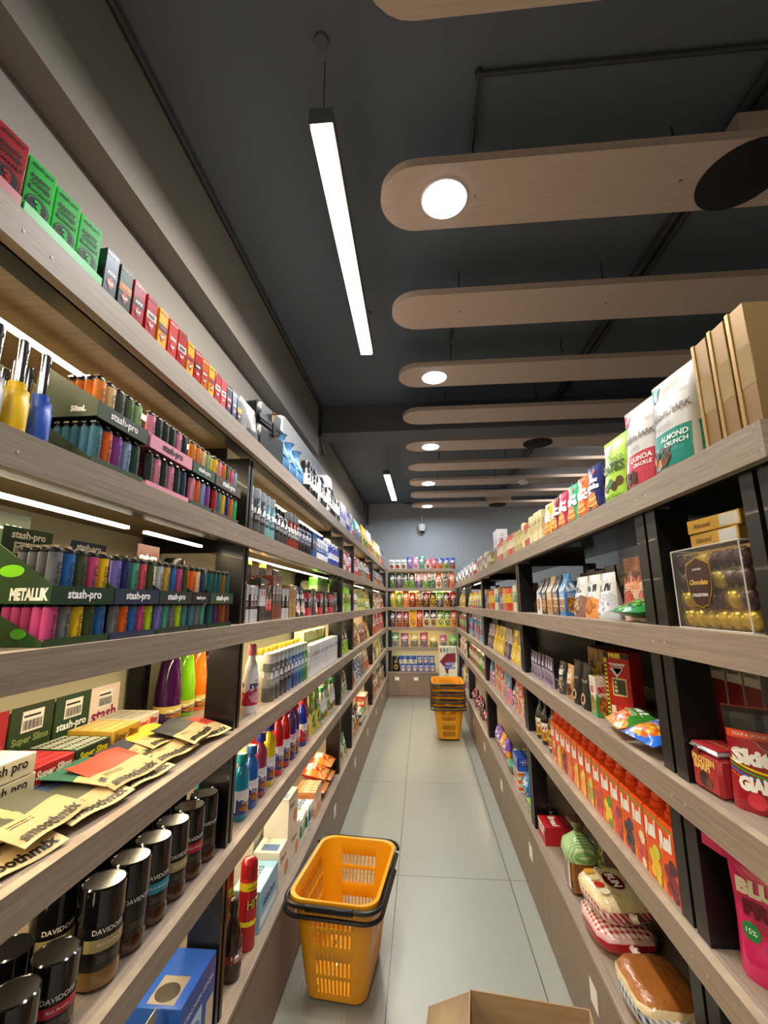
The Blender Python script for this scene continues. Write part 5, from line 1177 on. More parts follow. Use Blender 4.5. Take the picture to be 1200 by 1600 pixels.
row('R', 0, 2.51, 3.3, [(cbox(.045, .09, .12, '#d8c890', '#b8a868', '#4a5a3a', seed=6), 'small yellow-green carton', 'carton'), (cbox(.05, .09, .13, '#e8dcb8', '#c85a3a', '#6a5a30', seed=7), 'cream and orange carton', 'carton')], clump=3, inset=-.012)
for Y in (2.85, 2.98): fill_side('R', 0, Y, .115, bagp(.13, .2, .09, '#e04028', '#d83820', '#f0e8e0', '#e86a50', '#17171a', 'band', seed=3), desc='bright red pouch in the rear row', cat='pouch', where=LV['R'][0])
for Y in (3.43, 3.53): fill_side('R', 0, Y, .02, cbox(.08, .08, .27, '#e4e2e2', '#8a7a88', '#b04a6a', 'food', 6), desc='tall pale grey and pink carton', cat='carton', where=LV['R'][0])
row('R', 0, 3.6, 4.6, [(cbox(.05, .08, .12, '#c8c088', '#8a7a58', '#4a4a3a', seed=8), 'olive yellow carton', 'carton'), (cbox(.05, .08, .14, '#8a7a98', '#d8c8b0', '#3a3a4a', seed=9), 'dusty violet carton', 'carton')], clump=3, inset=-.012)
row('R', 0, 4.62, 7.2, [(spray(.14, .035, '#e8ecec', '#c83a40', '#6a8a90', seed=4), 'white and red tin', 'tin'), (bottle_simple(.17, .035, '#dfe6e4', '#5a9a8a', '#e8e8e8', 'band', seed=2), 'white and teal bottle', 'bottle'), (cbox(.07, .07, .15, '#28456a', '#c8d0d8', '#e8e8e8', seed=1), 'slate blue carton', 'carton')], clump=2, inset=-.012)

# second right shelf
def choc_box():
    W2, D2, H2 = .22, .16, .165
    inn = MB(); br = mat('brown_foil', '#4a2c24', .25, .5); gdm = mat('yellow_foil', '#c8a838', .25, .6); au = mat('gold_tray', '#c0a050', .3, .6)
    inn.box(-W2/2+.004, W2/2-.004, -D2/2+.024, D2/2-.004, .002, H2-.006, au)
    lid = MB(); lid.box(-W2/2, W2/2, -D2/2, D2/2, 0, H2, CLEAR, bev=.003)
    tr = MB()
    for s in (0, H2): tr.tube([(-W2/2, -D2/2, s), (W2/2, -D2/2, s), (W2/2, D2/2, s), (-W2/2, D2/2, s)], .0014, mat('clear_edge', '#d8d8d4', .1, coat=.8), 6, closed=True)
    for sx_ in (-1, 1): tr.tube([(sx_*W2/2, -D2/2, 0), (sx_*W2/2, -D2/2, H2)], .0014, mat('clear_edge', '#d8d8d4', .1, coat=.8), 6)
    sh = MB(); P = [(-.036, .13), (-.014, .138), (0, .144), (.014, .138), (.036, .13), (.04, .105), (.034, .075), (.02, .05), (0, .044), (-.02, .05), (-.034, .075), (-.04, .105)]
    gx = -.02
    sh.poly([(gx+x*1.08, z*1.0-(.0 if z > .09 else .003)+(.003 if z > .09 else 0)) for x, z in P], GOLD, y=-D2/2-.0005); sh.poly([(gx+x, z) for x, z in P], C('#3a1a14', .3), y=-D2/2-.0005, lift=.001)
    sh.text('Chocolate', gx, .094, .06, C('#d8b050'), y=-D2/2-.0005, lift=.0016, shear=.3, bold=.03); sh.text('COLLECTION', gx, .068, .05, T_W, y=-D2/2-.0005, lift=.0016, bold=.03); sh.text('premium', gx, .12, .028, T_W, y=-D2/2-.0005, lift=.0016)
    parts = [('gold_tray', inn), ('clear_lid', lid), ('lid_rim', tr), ('badge', sh)]
    for j in range(4):
        for i in range(6):
            c = MB(); r = .0187; m = gdm if j == 0 or (i+j) % 4 == 1 else br
            cx = -W2/2+.021+i*.0357; cz = .02+j*.0385
            c.lathe([(r*sin(a), -r*1.08*cos(a)) for a in [.25+k*.44 for k in range(7)]], m, 9, cx=cx, cy=-D2/2+.0225, z0=cz, sx=1, sy=.88, smooth=False)
            parts.append(('chocolate', c))
    return PN('chocolate_box', W2, D2, H2, *parts)
fill_side('R', 1, .948, .008, choc_box(), desc='clear box of foil-wrapped chocolates with a brown badge', cat='chocolate box', where=LV['R'][1])
gf = carton(.15, .1, .03, GOLD, (('Almond', -.03, .015, .05, C('#6a4a20'), {}),), lambda mb, yf: mb.rect(.02, .07, .004, .027, SILV, y=yf))
fill_side('R', 1, .94, .03, gf, dz=.167, desc='lower slim gold box on top of the chocolate box', cat='box', where='')
fill_side('R', 1, .94, .03, gf, dz=.1975, yaw=4, desc='upper slim gold box on top of the chocolate box', cat='box', where='')
gcr = bagp(.12, .19, .06, '#e8a078', '#e8c8b0', '#d85a30', '#a83a20', '#8a3a2a', seed=2)
for i, Y in enumerate((1.33, 1.42)): fill_side('R', 1, Y, .055, gcr, desc='%s peach cereal pouch' % ('near', 'far')[i], cat='pouch', where=LV['R'][1])
gbag = proto('gbag', lambda: bag(.2, .12, .05, pack('#3aa030', '#2a8040', '#8ad050', '#1a5a2a', '#e8f0d0', 'diag', .2, 3), False, name='snack_bag', seed=8))
def lying(p, lvl, Y, ins, T, desc, cat, yaw=0, dz=0, tilt=10, where=None):
    put(p, XR+.024+ins, Y, RT[lvl]+T/2+.002+dz, -pi/2+radians(yaw), desc, cat, LV['R'][lvl] if where is None else where, rx=radians(-90+tilt))
lying(gbag, 1, 1.325, .0, .05, 'flat green snack bag lying before the peach pouches', 'bag', where='')
for Y, c, nm in ((1.53, ('#e4e8ea', '#c8d0d8', '#2a48b0', '#e8e8e8', '#2a2a30'), 'silver and blue'), (1.645, ('#eef0f0', '#e89a50', '#d88a40', '#a85a20', '#2a3a4a'), 'white and orange'), (1.77, ('#e8ecee', '#8a6a5a', '#d8b890', '#6a4a38', '#2a2a30'), 'white and brown')):
    fill_side('R', 1, Y, .015, bagp(.115, .15, .075, *c, seed=int(Y*100) % 9), desc='%s oats pouch' % nm, cat='pouch', where=LV['R'][1])
def gusset(c1, c2, c5='#ffffff', seed=0):     # block-bottom coffee bag
    def f():
        mb = MB(); m = pack(c1, c2, '#e8b04a', '#8a4a20', c5, 'food', .3, seed); w, d, h = .075, .055, .17
        lv = [(0, d/2), (h*.62, d/2), (h*.86, .006), (h, .002)]
        idx = [(mb.add([(-w/2, -dd, z), (w/2, -dd, z), (w/2, dd, z), (-w/2, dd, z)]), z/h) for z, dd in lv]
        for (a, va), (b, vb) in zip(idx, idx[1:]):
            for i in range(4):
                j = (i+1) % 4; mb.face((a+i, a+j, b+j, b+i), m, [(0, va), (1, va), (1, vb), (0, vb)])
        mb.face((3, 2, 1, 0), m); a = idx[-1][0]; mb.face((a, a+1, a+2, a+3), m)
        return P1('coffee_bag', w, d, h, mb)
    return proto(('gus', c1, c2), f)
for Y, c, nm in ((1.90, ('#3a88c8', '#2a70b0'), 'bright blue'), (1.995, ('#2a2420', '#4a4038'), 'black'), (2.085, ('#b89870', '#a88860'), 'tan'), (2.175, ('#2a2622', '#1e1c1a'), 'charcoal'), (2.265, ('#26262a', '#e8e8e8'), 'black and white')):
    fill_side('R', 1, Y, .012, gusset(*c), desc='%s block-bottom coffee bag' % nm, cat='bag', where=LV['R'][1])
row('R', 1, 1.3, 2.3, [(cbox(.1, .08, .2, '#16171a', '#3a3c3a', '#b8c080', seed=3), 'black carton at the back', 'carton'), (cbox(.09, .08, .19, '#7a1a24', '#2a1214', '#d8c0a0', seed=4), 'dark red carton at the back', 'carton')], inset=.2, clump=2)
bk3 = [(cbox(.035, .12, .17, '#6a3a2a', '#a88868', '#e8d8c0', seed=4), 'brown slim carton', 'carton'), (cbox(.04, .12, .16, '#3a9a90', '#d8e0c8', '#f0f0e8', seed=5), 'teal slim carton', 'carton'), (cbox(.045, .12, .15, '#e8c028', '#c83a20', '#2a2a2a', seed=6), 'yellow and red slim carton', 'carton'), (cbox(.04, .12, .15, '#e8c828', '#d87a20', '#6a2a1a', seed=7), 'amber slim carton', 'carton'), (cbox(.04, .1, .12, '#8aa0c8', '#6a5aa0', '#f0e8f0', seed=8), 'lilac slim carton', 'carton')]
row('R', 1, 2.715, 4.18, bk3, clump=3)
row('R', 1, 4.32, 5.78, [(bagp(.13, .18, .07, '#e87028', '#c84820', '#f0d8a0', '#8a2a18', '#ffffff', seed=4), 'orange pouch', 'pouch'), (bagp(.12, .17, .06, '#b8d838', '#6a3a7a', '#e8f0b0', '#4a7a20', '#ffffff', seed=5), 'lime and purple pouch', 'pouch')], clump=2)
row('R', 1, 5.92, 7.18, [(bagp(.13, .18, .07, '#b8c838', '#8a9a28', '#f0d8a0', '#5a6a18', '#ffffff', seed=6), 'yellow-green pouch', 'pouch'), (bagp(.13, .18, .07, '#c84a28', '#e8a838', '#f0d8a0', '#8a2a18', '#ffffff', seed=7), 'rust coloured pouch', 'pouch')], clump=2)

# third right shelf
def tin():
    b = MB(); b.box(-.05, .05, -.05, .05, 0, .088, C('#a82c34', .35), bev=.008)
    b.text('PROTEIN', -.003, .070, .078, C('#e8c060'), y=-.05, bold=.05); b.text('BARFI', -.01, .055, .055, C('#e8c060'), y=-.05, bold=.05)
    b.disc(-.005, .028, .018, C('#3a241c'), y=-.05); b.disc(.01, .022, .011, C('#6a4030'), y=-.05, lift=.0008)
    r = MB(); r.box(-.052, .052, -.052, .052, .0885, .100, SILV, bev=.006)
    t = MB(); t.box(-.045, .045, -.045, .045, .1005, .103, C('#b83238', .3)); t.text('PROTEIN BARFI', 0, -.01, .07, C('#e8c060'), y=.103, plane='t')
    cl = MB(); cl.disc(-.02, .089, .009, C('#6a2028', .3), y=-.0525)
    return PN('biscuit_tin', .104, .104, .103, ('body', b), ('lid_rim', r), ('lid', t), ('clasp', cl))
fill_side('R', 2, 1.044, .0, tin(), yaw=3, scale=.86, desc='square red tin with gold lettering and a metal lid', cat='tin', where=LV['R'][2])
def candy(c, words, nm, seed):
    def dec(mb, fy):
        mb.rect(-.074, .074, .165, .212, C('#17151a', .25), fy=fy, nx=10, nz=4, lift=.0007)
        mb.rect(-.07, .074, .148, .164, C('#e0502a', .3), fy=fy, nx=10, nz=2, lift=.0008); mb.text('YOU! A SPOOKY ADVENTURE', 0, .156, .12, T_W, fy=fy, lift=.0014)
        for k, cc in enumerate(('#e8d020', '#3a9a40', '#3a6ac8', '#d8502a')):
            pts = [(-.07+i*.014, .085-.010*k*.45+.018*((i-5)/5)**2-.004*k) for i in range(11)]
            for p, q in zip(pts, pts[1:]): mb.poly([p, q, (q[0], q[1]-.0045), (p[0], p[1]-.0045)], C(cc, .3), fy=fy, lift=.0012)
        for x, z, r, cc in ((.04, .045, .018, '#e8d828'), (-.03, .026, .017, '#d83048'), (.005, .014, .015, '#e87028')): mb.disc(x, z, r, C(cc, .2, .5), fy=fy, lift=.001, n=14)
    return bag(.15, .215, .05, C(c, .22, .5), True, [(words[0], .0, .52, .88, T_W, dict(bold=.07, ht=.034)), (words[1], -.08, .27, .62, T_W, dict(bold=.07, ht=.03))], dec, name='sweet_pouch', nx=14, nz=16, seed=seed)
put(candy('#a01828', ('Skittles', 'GIANTS'), '', 1), .636, .944, RT[2]+.0004, radians(-40), 'dark red sweets pouch with a rainbow and large white lettering', 'pouch', LV['R'][2], scale=.85)
fill_side('R', 2, .795, .03, bagp(.08, .17, .04, '#8a3aa8', '#3a3a98', '#e050a0', '#2a2a6a', seed=3), yaw=30, desc='purple sweets pouch at the near end', cat='pouch', where=LV['R'][2])
dr = proto('drc', lambda: carton(.055, .1, .2, C('#7a1420', .4), (), lambda mb, yf: (mb.rect(-.026, .026, .06, .105, C('#c8c4b4', .5), y=yf), mb.disc(0, .092, .008, C('#3a3a3a'), y=yf, lift=.0006), mb.rect(-.02, .02, .066, .08, C('#7a766a', .5), y=yf, lift=.0006), mb.rect(-.008, .0, .14, .165, M_WHT, y=yf))))
for i, Y in enumerate((1.065, 1.005)): fill_side('R', 2, Y, .25, dr, desc='%s dark red carton with a grey band at the back' % ('farther', 'nearer')[i], cat='carton', where=LV['R'][2])
fill_side('R', 2, .86, .26, carton(.17, .1, .16, C('#6a5644', .5)), desc='plain brown carton behind the sweets pouch', cat='carton', where=LV['R'][2])
def glu():
    def ex(mb, yf):
        mb.poly([(-.028, .185), (.03, .185), (.001, .15)], C('#d8d8e4', .35), y=yf); mb.text('Glucon-D', 0, .176, .044, C('#b82020'), y=yf, lift=.0008, bold=.04)
        mb.rect(-.02, .028, .085, .14, C('#d8c88a', .4), y=yf); mb.rect(-.016, .024, .09, .135, C('#4a4a38', .4), y=yf, lift=.0006)
        for k in range(3): mb.disc(-.008+0*k, .1+k*.013, .005, C('#d8c88a'), y=yf, lift=.0009)
        mb.rect(-.0425, -.034, .0, .2, C('#d8cc30', .4), y=yf, lift=.0005)
        for k in range(14): mb.rect(-.0415, -.035, .01+k*.013, .016+k*.013, T_K, y=yf, lift=.0009)
        mb.rect(-.0425, .0425, .2, .217, C('#2a1a1c', .4), y=yf, lift=.0005); mb.text('FREE', -.005, .2085, .04, C('#e8d830'), y=yf, lift=.001, bold=.06)
        for k in range(3): mb.rect(-.03+k*.022, -.015+k*.022, .02, .055, C(('#e8e0c8', '#c83a30', '#e8e0c8')[k], .4), y=yf, lift=.0006)
        mb.rect(-.03, .038, .004, .018, C('#3a8a40', .4), y=yf, lift=.0006)
        mb.poly([(-.025, .17), (.02, .17), (-.002, .14)], C('#d8d8e4', .35), y=yf)
        mb.text('Glucon-D', 0, .18, .05, T_W, plane='l', y=-.0425, bold=.03)
    return proto('glu', lambda: carton(.085, .07, .22, C('#b0281c', .35), (), ex))
for i, Y in enumerate((1.36,)): fill_side('R', 2, Y+.05, .135, glu(), yaw=42, desc='red drink carton with a yellow strip, behind the snack bags', cat='carton', where=LV['R'][2])
fill_side('R', 2, 1.575, .055, glu(), yaw=36, desc='red energy drink carton turned towards the black pouches', cat='carton', where=LV['R'][2])
wc = proto('wcar', lambda: carton(.058, .06, .235, C('#d8d2c2', .45), (), lambda mb, yf: (mb.rect(-.028, .028, .19, .228, C('#bdb9ac', .5), y=yf), mb.disc(0, .212, .009, C('#4a4a44'), y=yf, lift=.0006, ring=.6), mb.rect(-.022, .022, .193, .2, C('#6a665a', .5), y=yf, lift=.0006), mb.rect(-.028, .028, .0, .17, C('#8a2024', .4), y=yf))))
for i in range(6): fill_side('R', 2, 1.235+i*.066, .255, wc, desc='white-topped drink carton with a round mark', cat='carton', where='behind the red energy drink cartons', group='white-topped drink cartons')
for Y in (1.665,): fill_side('R', 2, Y, .018, cbox(.05, .05, .13, '#e8e4d8', '#3a9a50', '#c02a2a', 'food', 5), desc='small white and green carton beside the black pouches', cat='carton', where=LV['R'][2])
def laybag(c1, c2, c3, s_, w=.15, h=.13): return proto(('lay', c1), lambda: bag(w, h, .055, pack(c1, c2, c3, '#c85a20', '#ffffff', 'diag', .2, s_), False, name='snack_bag', seed=s_))
lying(laybag('#1f50c0', '#2a68d0', '#e8d040', 3), 2, 1.30, -.012, .055, 'blue snack bag lying before the red cartons', 'bag', yaw=6, where='')
lying(laybag('#3a8a30', '#e8902a', '#f0c8a0', 4), 2, 1.462, -.01, .055, 'green and orange snack bag lying before the red cartons', 'bag', yaw=-8, dz=.0, where='')
for Y, ins, nm in ((1.76, .012, 'nearer'), (1.855, .012, 'farther')):
    fill_side('R', 2, Y, ins, proto('bkp', lambda: bag(.085, .16, .05, C('#1c1918', .4), True, [('roasted', 0, .62, .6, C('#b8b0a0'), {})], lambda mb, fy: mb.disc(0, .035, .02, C('#b89878', .4), fy=fy, lift=.001, ring=.55), name='stand_up_pouch')), desc='%s black coffee pouch with a ring mark' % nm, cat='pouch', where=LV['R'][2])
row('R', 2, 1.91, 2.12, [(bagp(.09, .13, .05, '#c89a68', '#b87a48', '#6a3a20', '#3a2010', seed=4), 'tan pouch', 'pouch'), (bagp(.09, .13, .05, '#22201f', '#3a3836', '#c8b898', '#3a2010', seed=5), 'black pouch', 'pouch')], clump=1)
row('R', 2, 1.75, 2.1, [(cbox(.12, .1, .2, '#c89a40', '#8a6a30', '#3a2a18', seed=5), 'golden brown carton at the back', 'carton')], inset=.12, clump=2)
row('R', 2, 2.14, 2.58, [(bagp(.05, .13, .02, '#4a3a58', '#8a7a98', '#c8b8c8', '#2a2030', seed=6), 'thin purple sachet', 'sachet')], clump=6, jit=1)
fill_side('R', 2, 2.78, .012, proto('bluetin', lambda: can(.055, .17, pack('#8ab0d8', '#5a88c0', '#e8e050', '#3a68a0', '#f0f0f0', 'band', .3, 4), C('#7aa8d8', .3), cap_h=.015, cap_r=.055, name='tin')), desc='round pale blue tin', cat='tin', where=LV['R'][2])
row('R', 2, 2.85, 4.18, [(bagp(.15, .2, .08, '#f0d020', '#e8c018', '#c84a20', '#f8e880', '#8a2a10', seed=5), 'yellow crisp bag', 'bag'), (bagp(.13, .2, .07, '#b8b0b8', '#4a4a68', '#e8d8c0', '#5a4a4a', '#8a2a3a', seed=6), 'silver and navy crisp bag', 'bag')], clump=2)
row('R', 2, 4.32, 5.78, [(bagp(.11, .22, .06, '#c83a50', '#e88a30', '#f0d8b0', '#8a1a30', seed=7), 'red and orange pouch', 'pouch'), (cbox(.06, .08, .2, '#6a3a80', '#5aa0c8', '#f0e8f0', seed=4), 'purple and blue carton', 'carton')], clump=2)
row('R', 2, 5.92, 7.18, [(cbox(.06, .08, .2, '#1f8a8a', '#7a4a3a', '#f0e8d0', seed=5), 'teal and brown carton', 'carton'), (cbox(.05, .08, .19, '#8ac050', '#a83a50', '#f0e8d0', seed=6), 'green and red carton', 'carton')], clump=3)

# fourth right shelf: juice cartons
def real(fr, fr2, nm, s):
    def f():
        b = MB(); w, d, h = .066, .085, .185; m = C('#e85418', .3)
        hf, hb = h, h+.0
        # sloping top: front lower than back
        F = [(-w/2, -d/2), (w/2, -d/2), (w/2, d/2), (-w/2, d/2)]
        n0 = b.add([(x, y, 0) for x, y in F]); n1 = b.add([(x, y, h-.028 if y < 0 else h) for x, y in F])
        for i in range(4): j = (i+1) % 4; b.face((n0+i, n0+j, n1+j, n1+i), m)
        b.face((n1, n1+1, n1+2, n1+3), m); b.face((n0+3, n0+2, n0+1, n0), m)
        yf = -d/2
        b.text('Real', -.002, h*.64, .058, T_W, y=yf, bold=.06, shear=.35, rot=.14, lift=.0012, ht=.042)
        for k, (x, z, r) in enumerate(((.012, .035, .022), (.018, .07, .016), (-.004, .055, .014), (.02, .012, .012), (-.002, .02, .012))):
            b.disc(x-.002, z, min(r, w/2-abs(x-.002)-.0005), C((fr, fr2)[k % 2], .25, .3), y=yf, rz=r, lift=.0004+.0002*k, n=16)
        b.text('fruit power', -.0265, .06, .06, C('#5a1a10'), y=yf, rot=pi/2, lift=.0018)
        b.rect(-.033, -.022, 0, .1, C('#f08a20', .3), y=yf, lift=.0003)
        b.rect(-w/2, w/2, h-.042, h-.036, C('#8a9a30', .4), y=yf)
        sl = MB(); sl.lathe([(.021, 0), (.021, .012), (.0165, .014), (.0165, .028), (.015, .03)], C('#e84a10', .3), 16, cx=0, cy=-.014, z0=h-.016)
        tp = MB(); tp.box(-w/2+.002, w/2-.002, .012, .036, h+.0005, h+.004, C('#b8b4a8', .4))
        return PN('juice_carton', w, d, h+.008, ('carton_body', b), ('screw_cap', sl), ('folded_top', tp))
    return proto(('real', nm), f)
fr = [('#7a1030', '#4a0a20', 'dark grape'), ('#e8c020', '#c8d030', 'lemon'), ('#c83038', '#e8d8b0', 'red apple'), ('#2a2438', '#3a2a50', 'black grape'), ('#c82030', '#8a1020', 'pomegranate'), ('#e8d020', '#4a9a20', 'lime'), ('#b02028', '#d84040', 'cranberry'), ('#8ab020', '#e8c830', 'guava'), ('#e8b818', '#f0d840', 'pineapple'), ('#f0a010', '#e8c828', 'mango'), ('#e87818', '#c84a10', 'orange')]
for i in range(14):
    a = fr[i % 11]
    fill_side('R', 3, 1.24+i*.0715, .006, real(*a, i), yaw=random.uniform(-3, 3), desc='orange %s juice carton with an orange cap' % a[2], cat='carton', where=LV['R'][3], group='orange juice cartons')
    if i < 12: fill_side('R', 3, 1.24+i*.0715, .115, real(*fr[(i+4) % 11], i), desc='orange %s juice carton in the rear row' % fr[(i+4) % 11][2], cat='carton', where=LV['R'][3], group='orange juice cartons in the rear row')
wine = lambda lab, col, nm, cap='#8a1a20': proto(('wine', nm), lambda: bottle([(.028, 0), (.031, .008), (.031, .11), (.024, .14), (.011, .165), (.010, .185)], mat('glass_'+nm.replace(' ', '_'), col, .1, coat=.8), [(.012, .1851), (.012, .21), (.010, .212)], C(cap, .3), label=pack(lab, '#e8e0d0' if lab != '#e8e0d0' else '#c8a030', c5='#8a2a20', seed=3), label_z=(.02, .1)))
for Y, lab, c, nm in ((2.275, '#c8a030', '#5a3a10', 'amber sauce'), (2.40, '#e8e0d0', '#2a0a10', 'dark wine'), (2.50, '#e8e0d0', '#143018', 'green glass')):
    fill_side('R', 3, Y, .012, wine(lab, c, nm), desc='%s bottle with a pale label' % nm, cat='bottle', where=LV['R'][3])
row('R', 3, 2.72, 4.18, [(bagp(.15, .19, .05, '#6a9ac8', '#e88a98', '#e8e0f0', '#8a6aa0', '#f0f0f8', seed=8), 'blue and pink flat pouch', 'pouch'), (bagp(.12, .2, .05, '#e05a30', '#e8b090', '#f0e8e0', '#a83a20', seed=9), 'orange-red pouch', 'pouch'), (bagp(.1, .14, .06, '#5a3a8a', '#c8a8e0', '#f0e8f0', '#3a2060', seed=1), 'small violet pouch', 'pouch')], clump=2)
row('R', 3, 2.9, 4.1, [(cbox(.12, .12, .24, '#3a2028', '#6a3a48', '#c8a8a8', 'stripe', 2), 'dark maroon striped carton at the back', 'carton')], inset=.15, clump=9)
row('R', 3, 4.32, 5.78, [(bottle_simple(.19, .03, '#e8e8d8', '#5a9a4a', '#e8e4dc', 'band', '#8a2a2a', seed=4), 'white and green bottle', 'bottle'), (cbox(.05, .07, .18, '#e0dccc', '#b03a4a', '#4a3a3a', seed=5), 'cream and red carton', 'carton'), (bottle_simple(.18, .028, '#8ac030', '#5a8a20', '#f0f0e8', 'band', seed=5), 'lime green bottle', 'bottle')], clump=2)
row('R', 3, 5.92, 7.18, [(bottle_simple(.19, .03, '#c83a48', '#e8d0d0', '#f0f0ea', 'band', seed=6), 'red and white bottle', 'bottle'), (bottle_simple(.19, .03, '#d8dcc8', '#8a9a58', '#f0f0ea', 'band', seed=7), 'pale green bottle', 'bottle')], clump=3)
# near bay of the fourth shelf: pink pouches
def pinkp():
    q = bag(.155, .235, .09, C('#c81f60', .25, .4), True, [('BLUE', -.12, .74, .6, C('#e8dcc8'), dict(bold=.07, ht=.03)), ('FRUIT', .0, .58, .72, C('#6a1030'), dict(bold=.06, ht=.03))], lambda mb, fy: (mb.disc(-.045, .095, .017, C('#1f7a3a', .3), fy=fy, lift=.0012), mb.text('15%', -.045, .095, .02, T_W, fy=fy, lift=.0018), mb.disc(.02, .05, .026, C('#5a1a3a', .3), fy=fy, lift=.001), mb.disc(-.005, .03, .02, C('#8a2a58', .3), fy=fy, lift=.0012), mb.disc(.05, .075, .009, C('#6aa030', .3), fy=fy, rz=.018, lift=.0014), mb.disc(-.01, .075, .012, C('#4a5a90', .3), fy=fy, lift=.0013)), name='stand_up_pouch', nx=14, nz=16, seed=3)
    s_ = MB(); m = C('#d8286c', .22, .6); P = [(-.115, -.03, .252), (-.08, -.035, .24), (-.03, -.03, .225), (.03, -.03, .205)]
    for a, b in zip(P, P[1:]):
        for dy in (0, .004):
            s_.quad([(a[0], a[1]+dy, a[2]-.011), (b[0], b[1]+dy, b[2]-.011), (b[0], b[1]+dy, b[2]+.011), (a[0], a[1]+dy, a[2]+.011)], m)
        s_.quad([(a[0], a[1], a[2]+.011), (b[0], b[1], b[2]+.011), (b[0], b[1]+.004, b[2]+.011), (a[0], a[1]+.004, a[2]+.011)], m)
    q.parts.append(s_.obj('torn_seal_strip', link=False)); q.parts[0].name = 'pouch_body'; q.name = 'stand_up_pouch'
    return q
pk1 = proto('pinkp', pinkp)
put(pk1, .642, 1.0, RT[3]+.0004, radians(-42), 'large deep pink pouch with a round green seal', 'pouch', LV['R'][3], scale=.86)
fill_side('R', 3, .85, .06, proto('grp', lambda: bag(.12, .22, .06, pack('#7ac020', '#5a9a18', '#e8e0a0', '#3a6a10', '#1f3a10', 'diag', .25, 4), True, name='stand_up_pouch')), yaw=30, desc='lime green pouch beside the large pink pouch', cat='pouch', where=LV['R'][3])
fill_side('R', 3, 1.0, .22, proto('pk2', lambda: bag(.16, .24, .07, C('#a81848', .25, .4), True, name='stand_up_pouch')), desc='plain crimson pouch behind the large pink pouch', cat='pouch', where=LV['R'][3])

# low right cabinet: bread
def breadmat(name, c1, c2, chk=None, sc=26):
    m, nt, b = newmat(name); N = NT(nt); v = N.coord()
    col = N.mix(N.noise(v, 9, 3), lin(c1), lin(c2))
    if chk:
        sep = N.n('ShaderNodeSeparateXYZ'); nt.links.new(v, sep.inputs[0])
        a = N.m('GREATER_THAN', N.m('FRACT', N.m('MULTIPLY', sep.outputs[0], sc*2)), .5); c = N.m('GREATER_THAN', N.m('FRACT', N.m('MULTIPLY', N.m('ADD', sep.outputs[1], sep.outputs[2]), sc*2)), .5)
        f = N.m('MULTIPLY', N.m('ADD', a, c), .5); col = N.mix(f, lin(chk[0]), lin(chk[1]))
    nt.links.new(col, b.inputs['Base Color']); b.inputs['Roughness'].default_value = .22; b.inputs['Coat Weight'].default_value = .5
    N.bump(N.noise(v, 40, 3, .6), .6, .008, b); return m
M_BRN = breadmat('loaf_crust_in_film', '#7a4a22', '#a87038'); M_PALE = breadmat('pale_loaf_in_film', '#d8c08a', '#e8dcb8'); M_RC = breadmat('red_check_film', '', '', None) if False else breadmat('red_check_film', '#ffffff', '#ffffff', ('#f0e4dc', '#b02030')); M_BC = breadmat('blue_check_film', '#ffffff', '#ffffff', ('#e8e8e0', '#1f4f8a')); M_GC = breadmat('green_check_cloth', '#ffffff', '#ffffff', ('#d8ecc0', '#4aa030'), 60)
def loaf(w, d, h, body, band, bandc, txt=None, name='bread_pack', tc='#ffffff'):
    """soft packed loaf lying down: squashed pillow with a printed band"""
    mb = MB(); n, k = 20, 9
    rings = []
    for j in range(k+1):
        a = -pi/2+pi*j/k; r = max(cos(a), .02)**.45; z = h/2+h/2*(abs(sin(a))**.8)*(1 if a > 0 else -1)
        ring = []
        for i in range(n):
            t = 2*pi*i/n; ct, st_ = cos(t), sin(t); q = (abs(ct)**4+abs(st_)**4)**-.25
            wob = 1+.03*sin(5*t+j)
            ring.append((w/2*r*ct*q*wob, d/2*r*st_*q*wob, z))
        rings.append(mb.add(ring))
    for j in range(k):
        m = band if (3 <= j <= 4) else (bandc if j >= 6 else body)
        for i in range(n): q = (i+1) % n; mb.face((rings[j]+i, rings[j]+q, rings[j+1]+q, rings[j+1]+i), m, [(i/n*2 % 1, j/k), ((i+1)/n*2 % 1 or 1, j/k), ((i+1)/n*2 % 1 or 1, (j+1)/k), (i/n*2 % 1, (j+1)/k)], True)
    mb.face([rings[0]+i for i in reversed(range(n))], body); mb.face([rings[-1]+i for i in range(n)], bandc)
    if txt:
        mb.disc(0, 0, w*.22, C('#6a1a18', .3), y=h, plane='t', rz=d*.16, lift=.001); mb.text(txt, 0, 0, w*.34, C(tc), y=h, plane='t', lift=.002, bold=.04)
        for i, c in enumerate(('#e8a838', '#e8d8a0', '#c83020', '#f0e8d0')): mb.disc(-w*.25+i*w*.17, -d*.3, w*.07, C(c, .3), y=h, plane='t', lift=.0015, rz=d*.09)
    # gathered ends
    parts = [('loaf_body', mb)]
    for s in (-1, 1):
        e = MB(); parts.append(('gathered_film', e)); e.tube([(s*w*.49, 0, h*.5), (s*w*.56, 0, h*.52), (s*w*.6, .01, h*.6)], h*.13, mat('film', '#d8c8c0', .15, coat=.7), 7)
    return PN(name, w*1.2, d, h, *parts)
RBD = C('#a81c24', .25, .5)
l1 = loaf(.23, .2, .09, M_PALE, M_RC, M_PALE, 'BUN'); l2 = loaf(.23, .21, .08, breadmat('pink_white_film', '#e8d0d0', '#c88a90'), RBD, M_RC)
fill_side('R', 4, 1.87, -.005, l2, desc='lower bread pack of two with a red band', cat='bread pack', where=LV['R'][4])
fill_side('R', 4, 1.875, .0, l1, dz=.081, yaw=6, desc='upper bread pack of two with red check film', cat='bread pack', where=LV['R'][4])
l3 = loaf(.21, .19, .1, M_PALE, M_BC, breadmat('brown_bread', '#8a4a1e', '#b87838'), None)
fill_side('R', 4, 1.575, -.005, l3, desc='bread pack with blue check film', cat='bread pack', where=LV['R'][4])
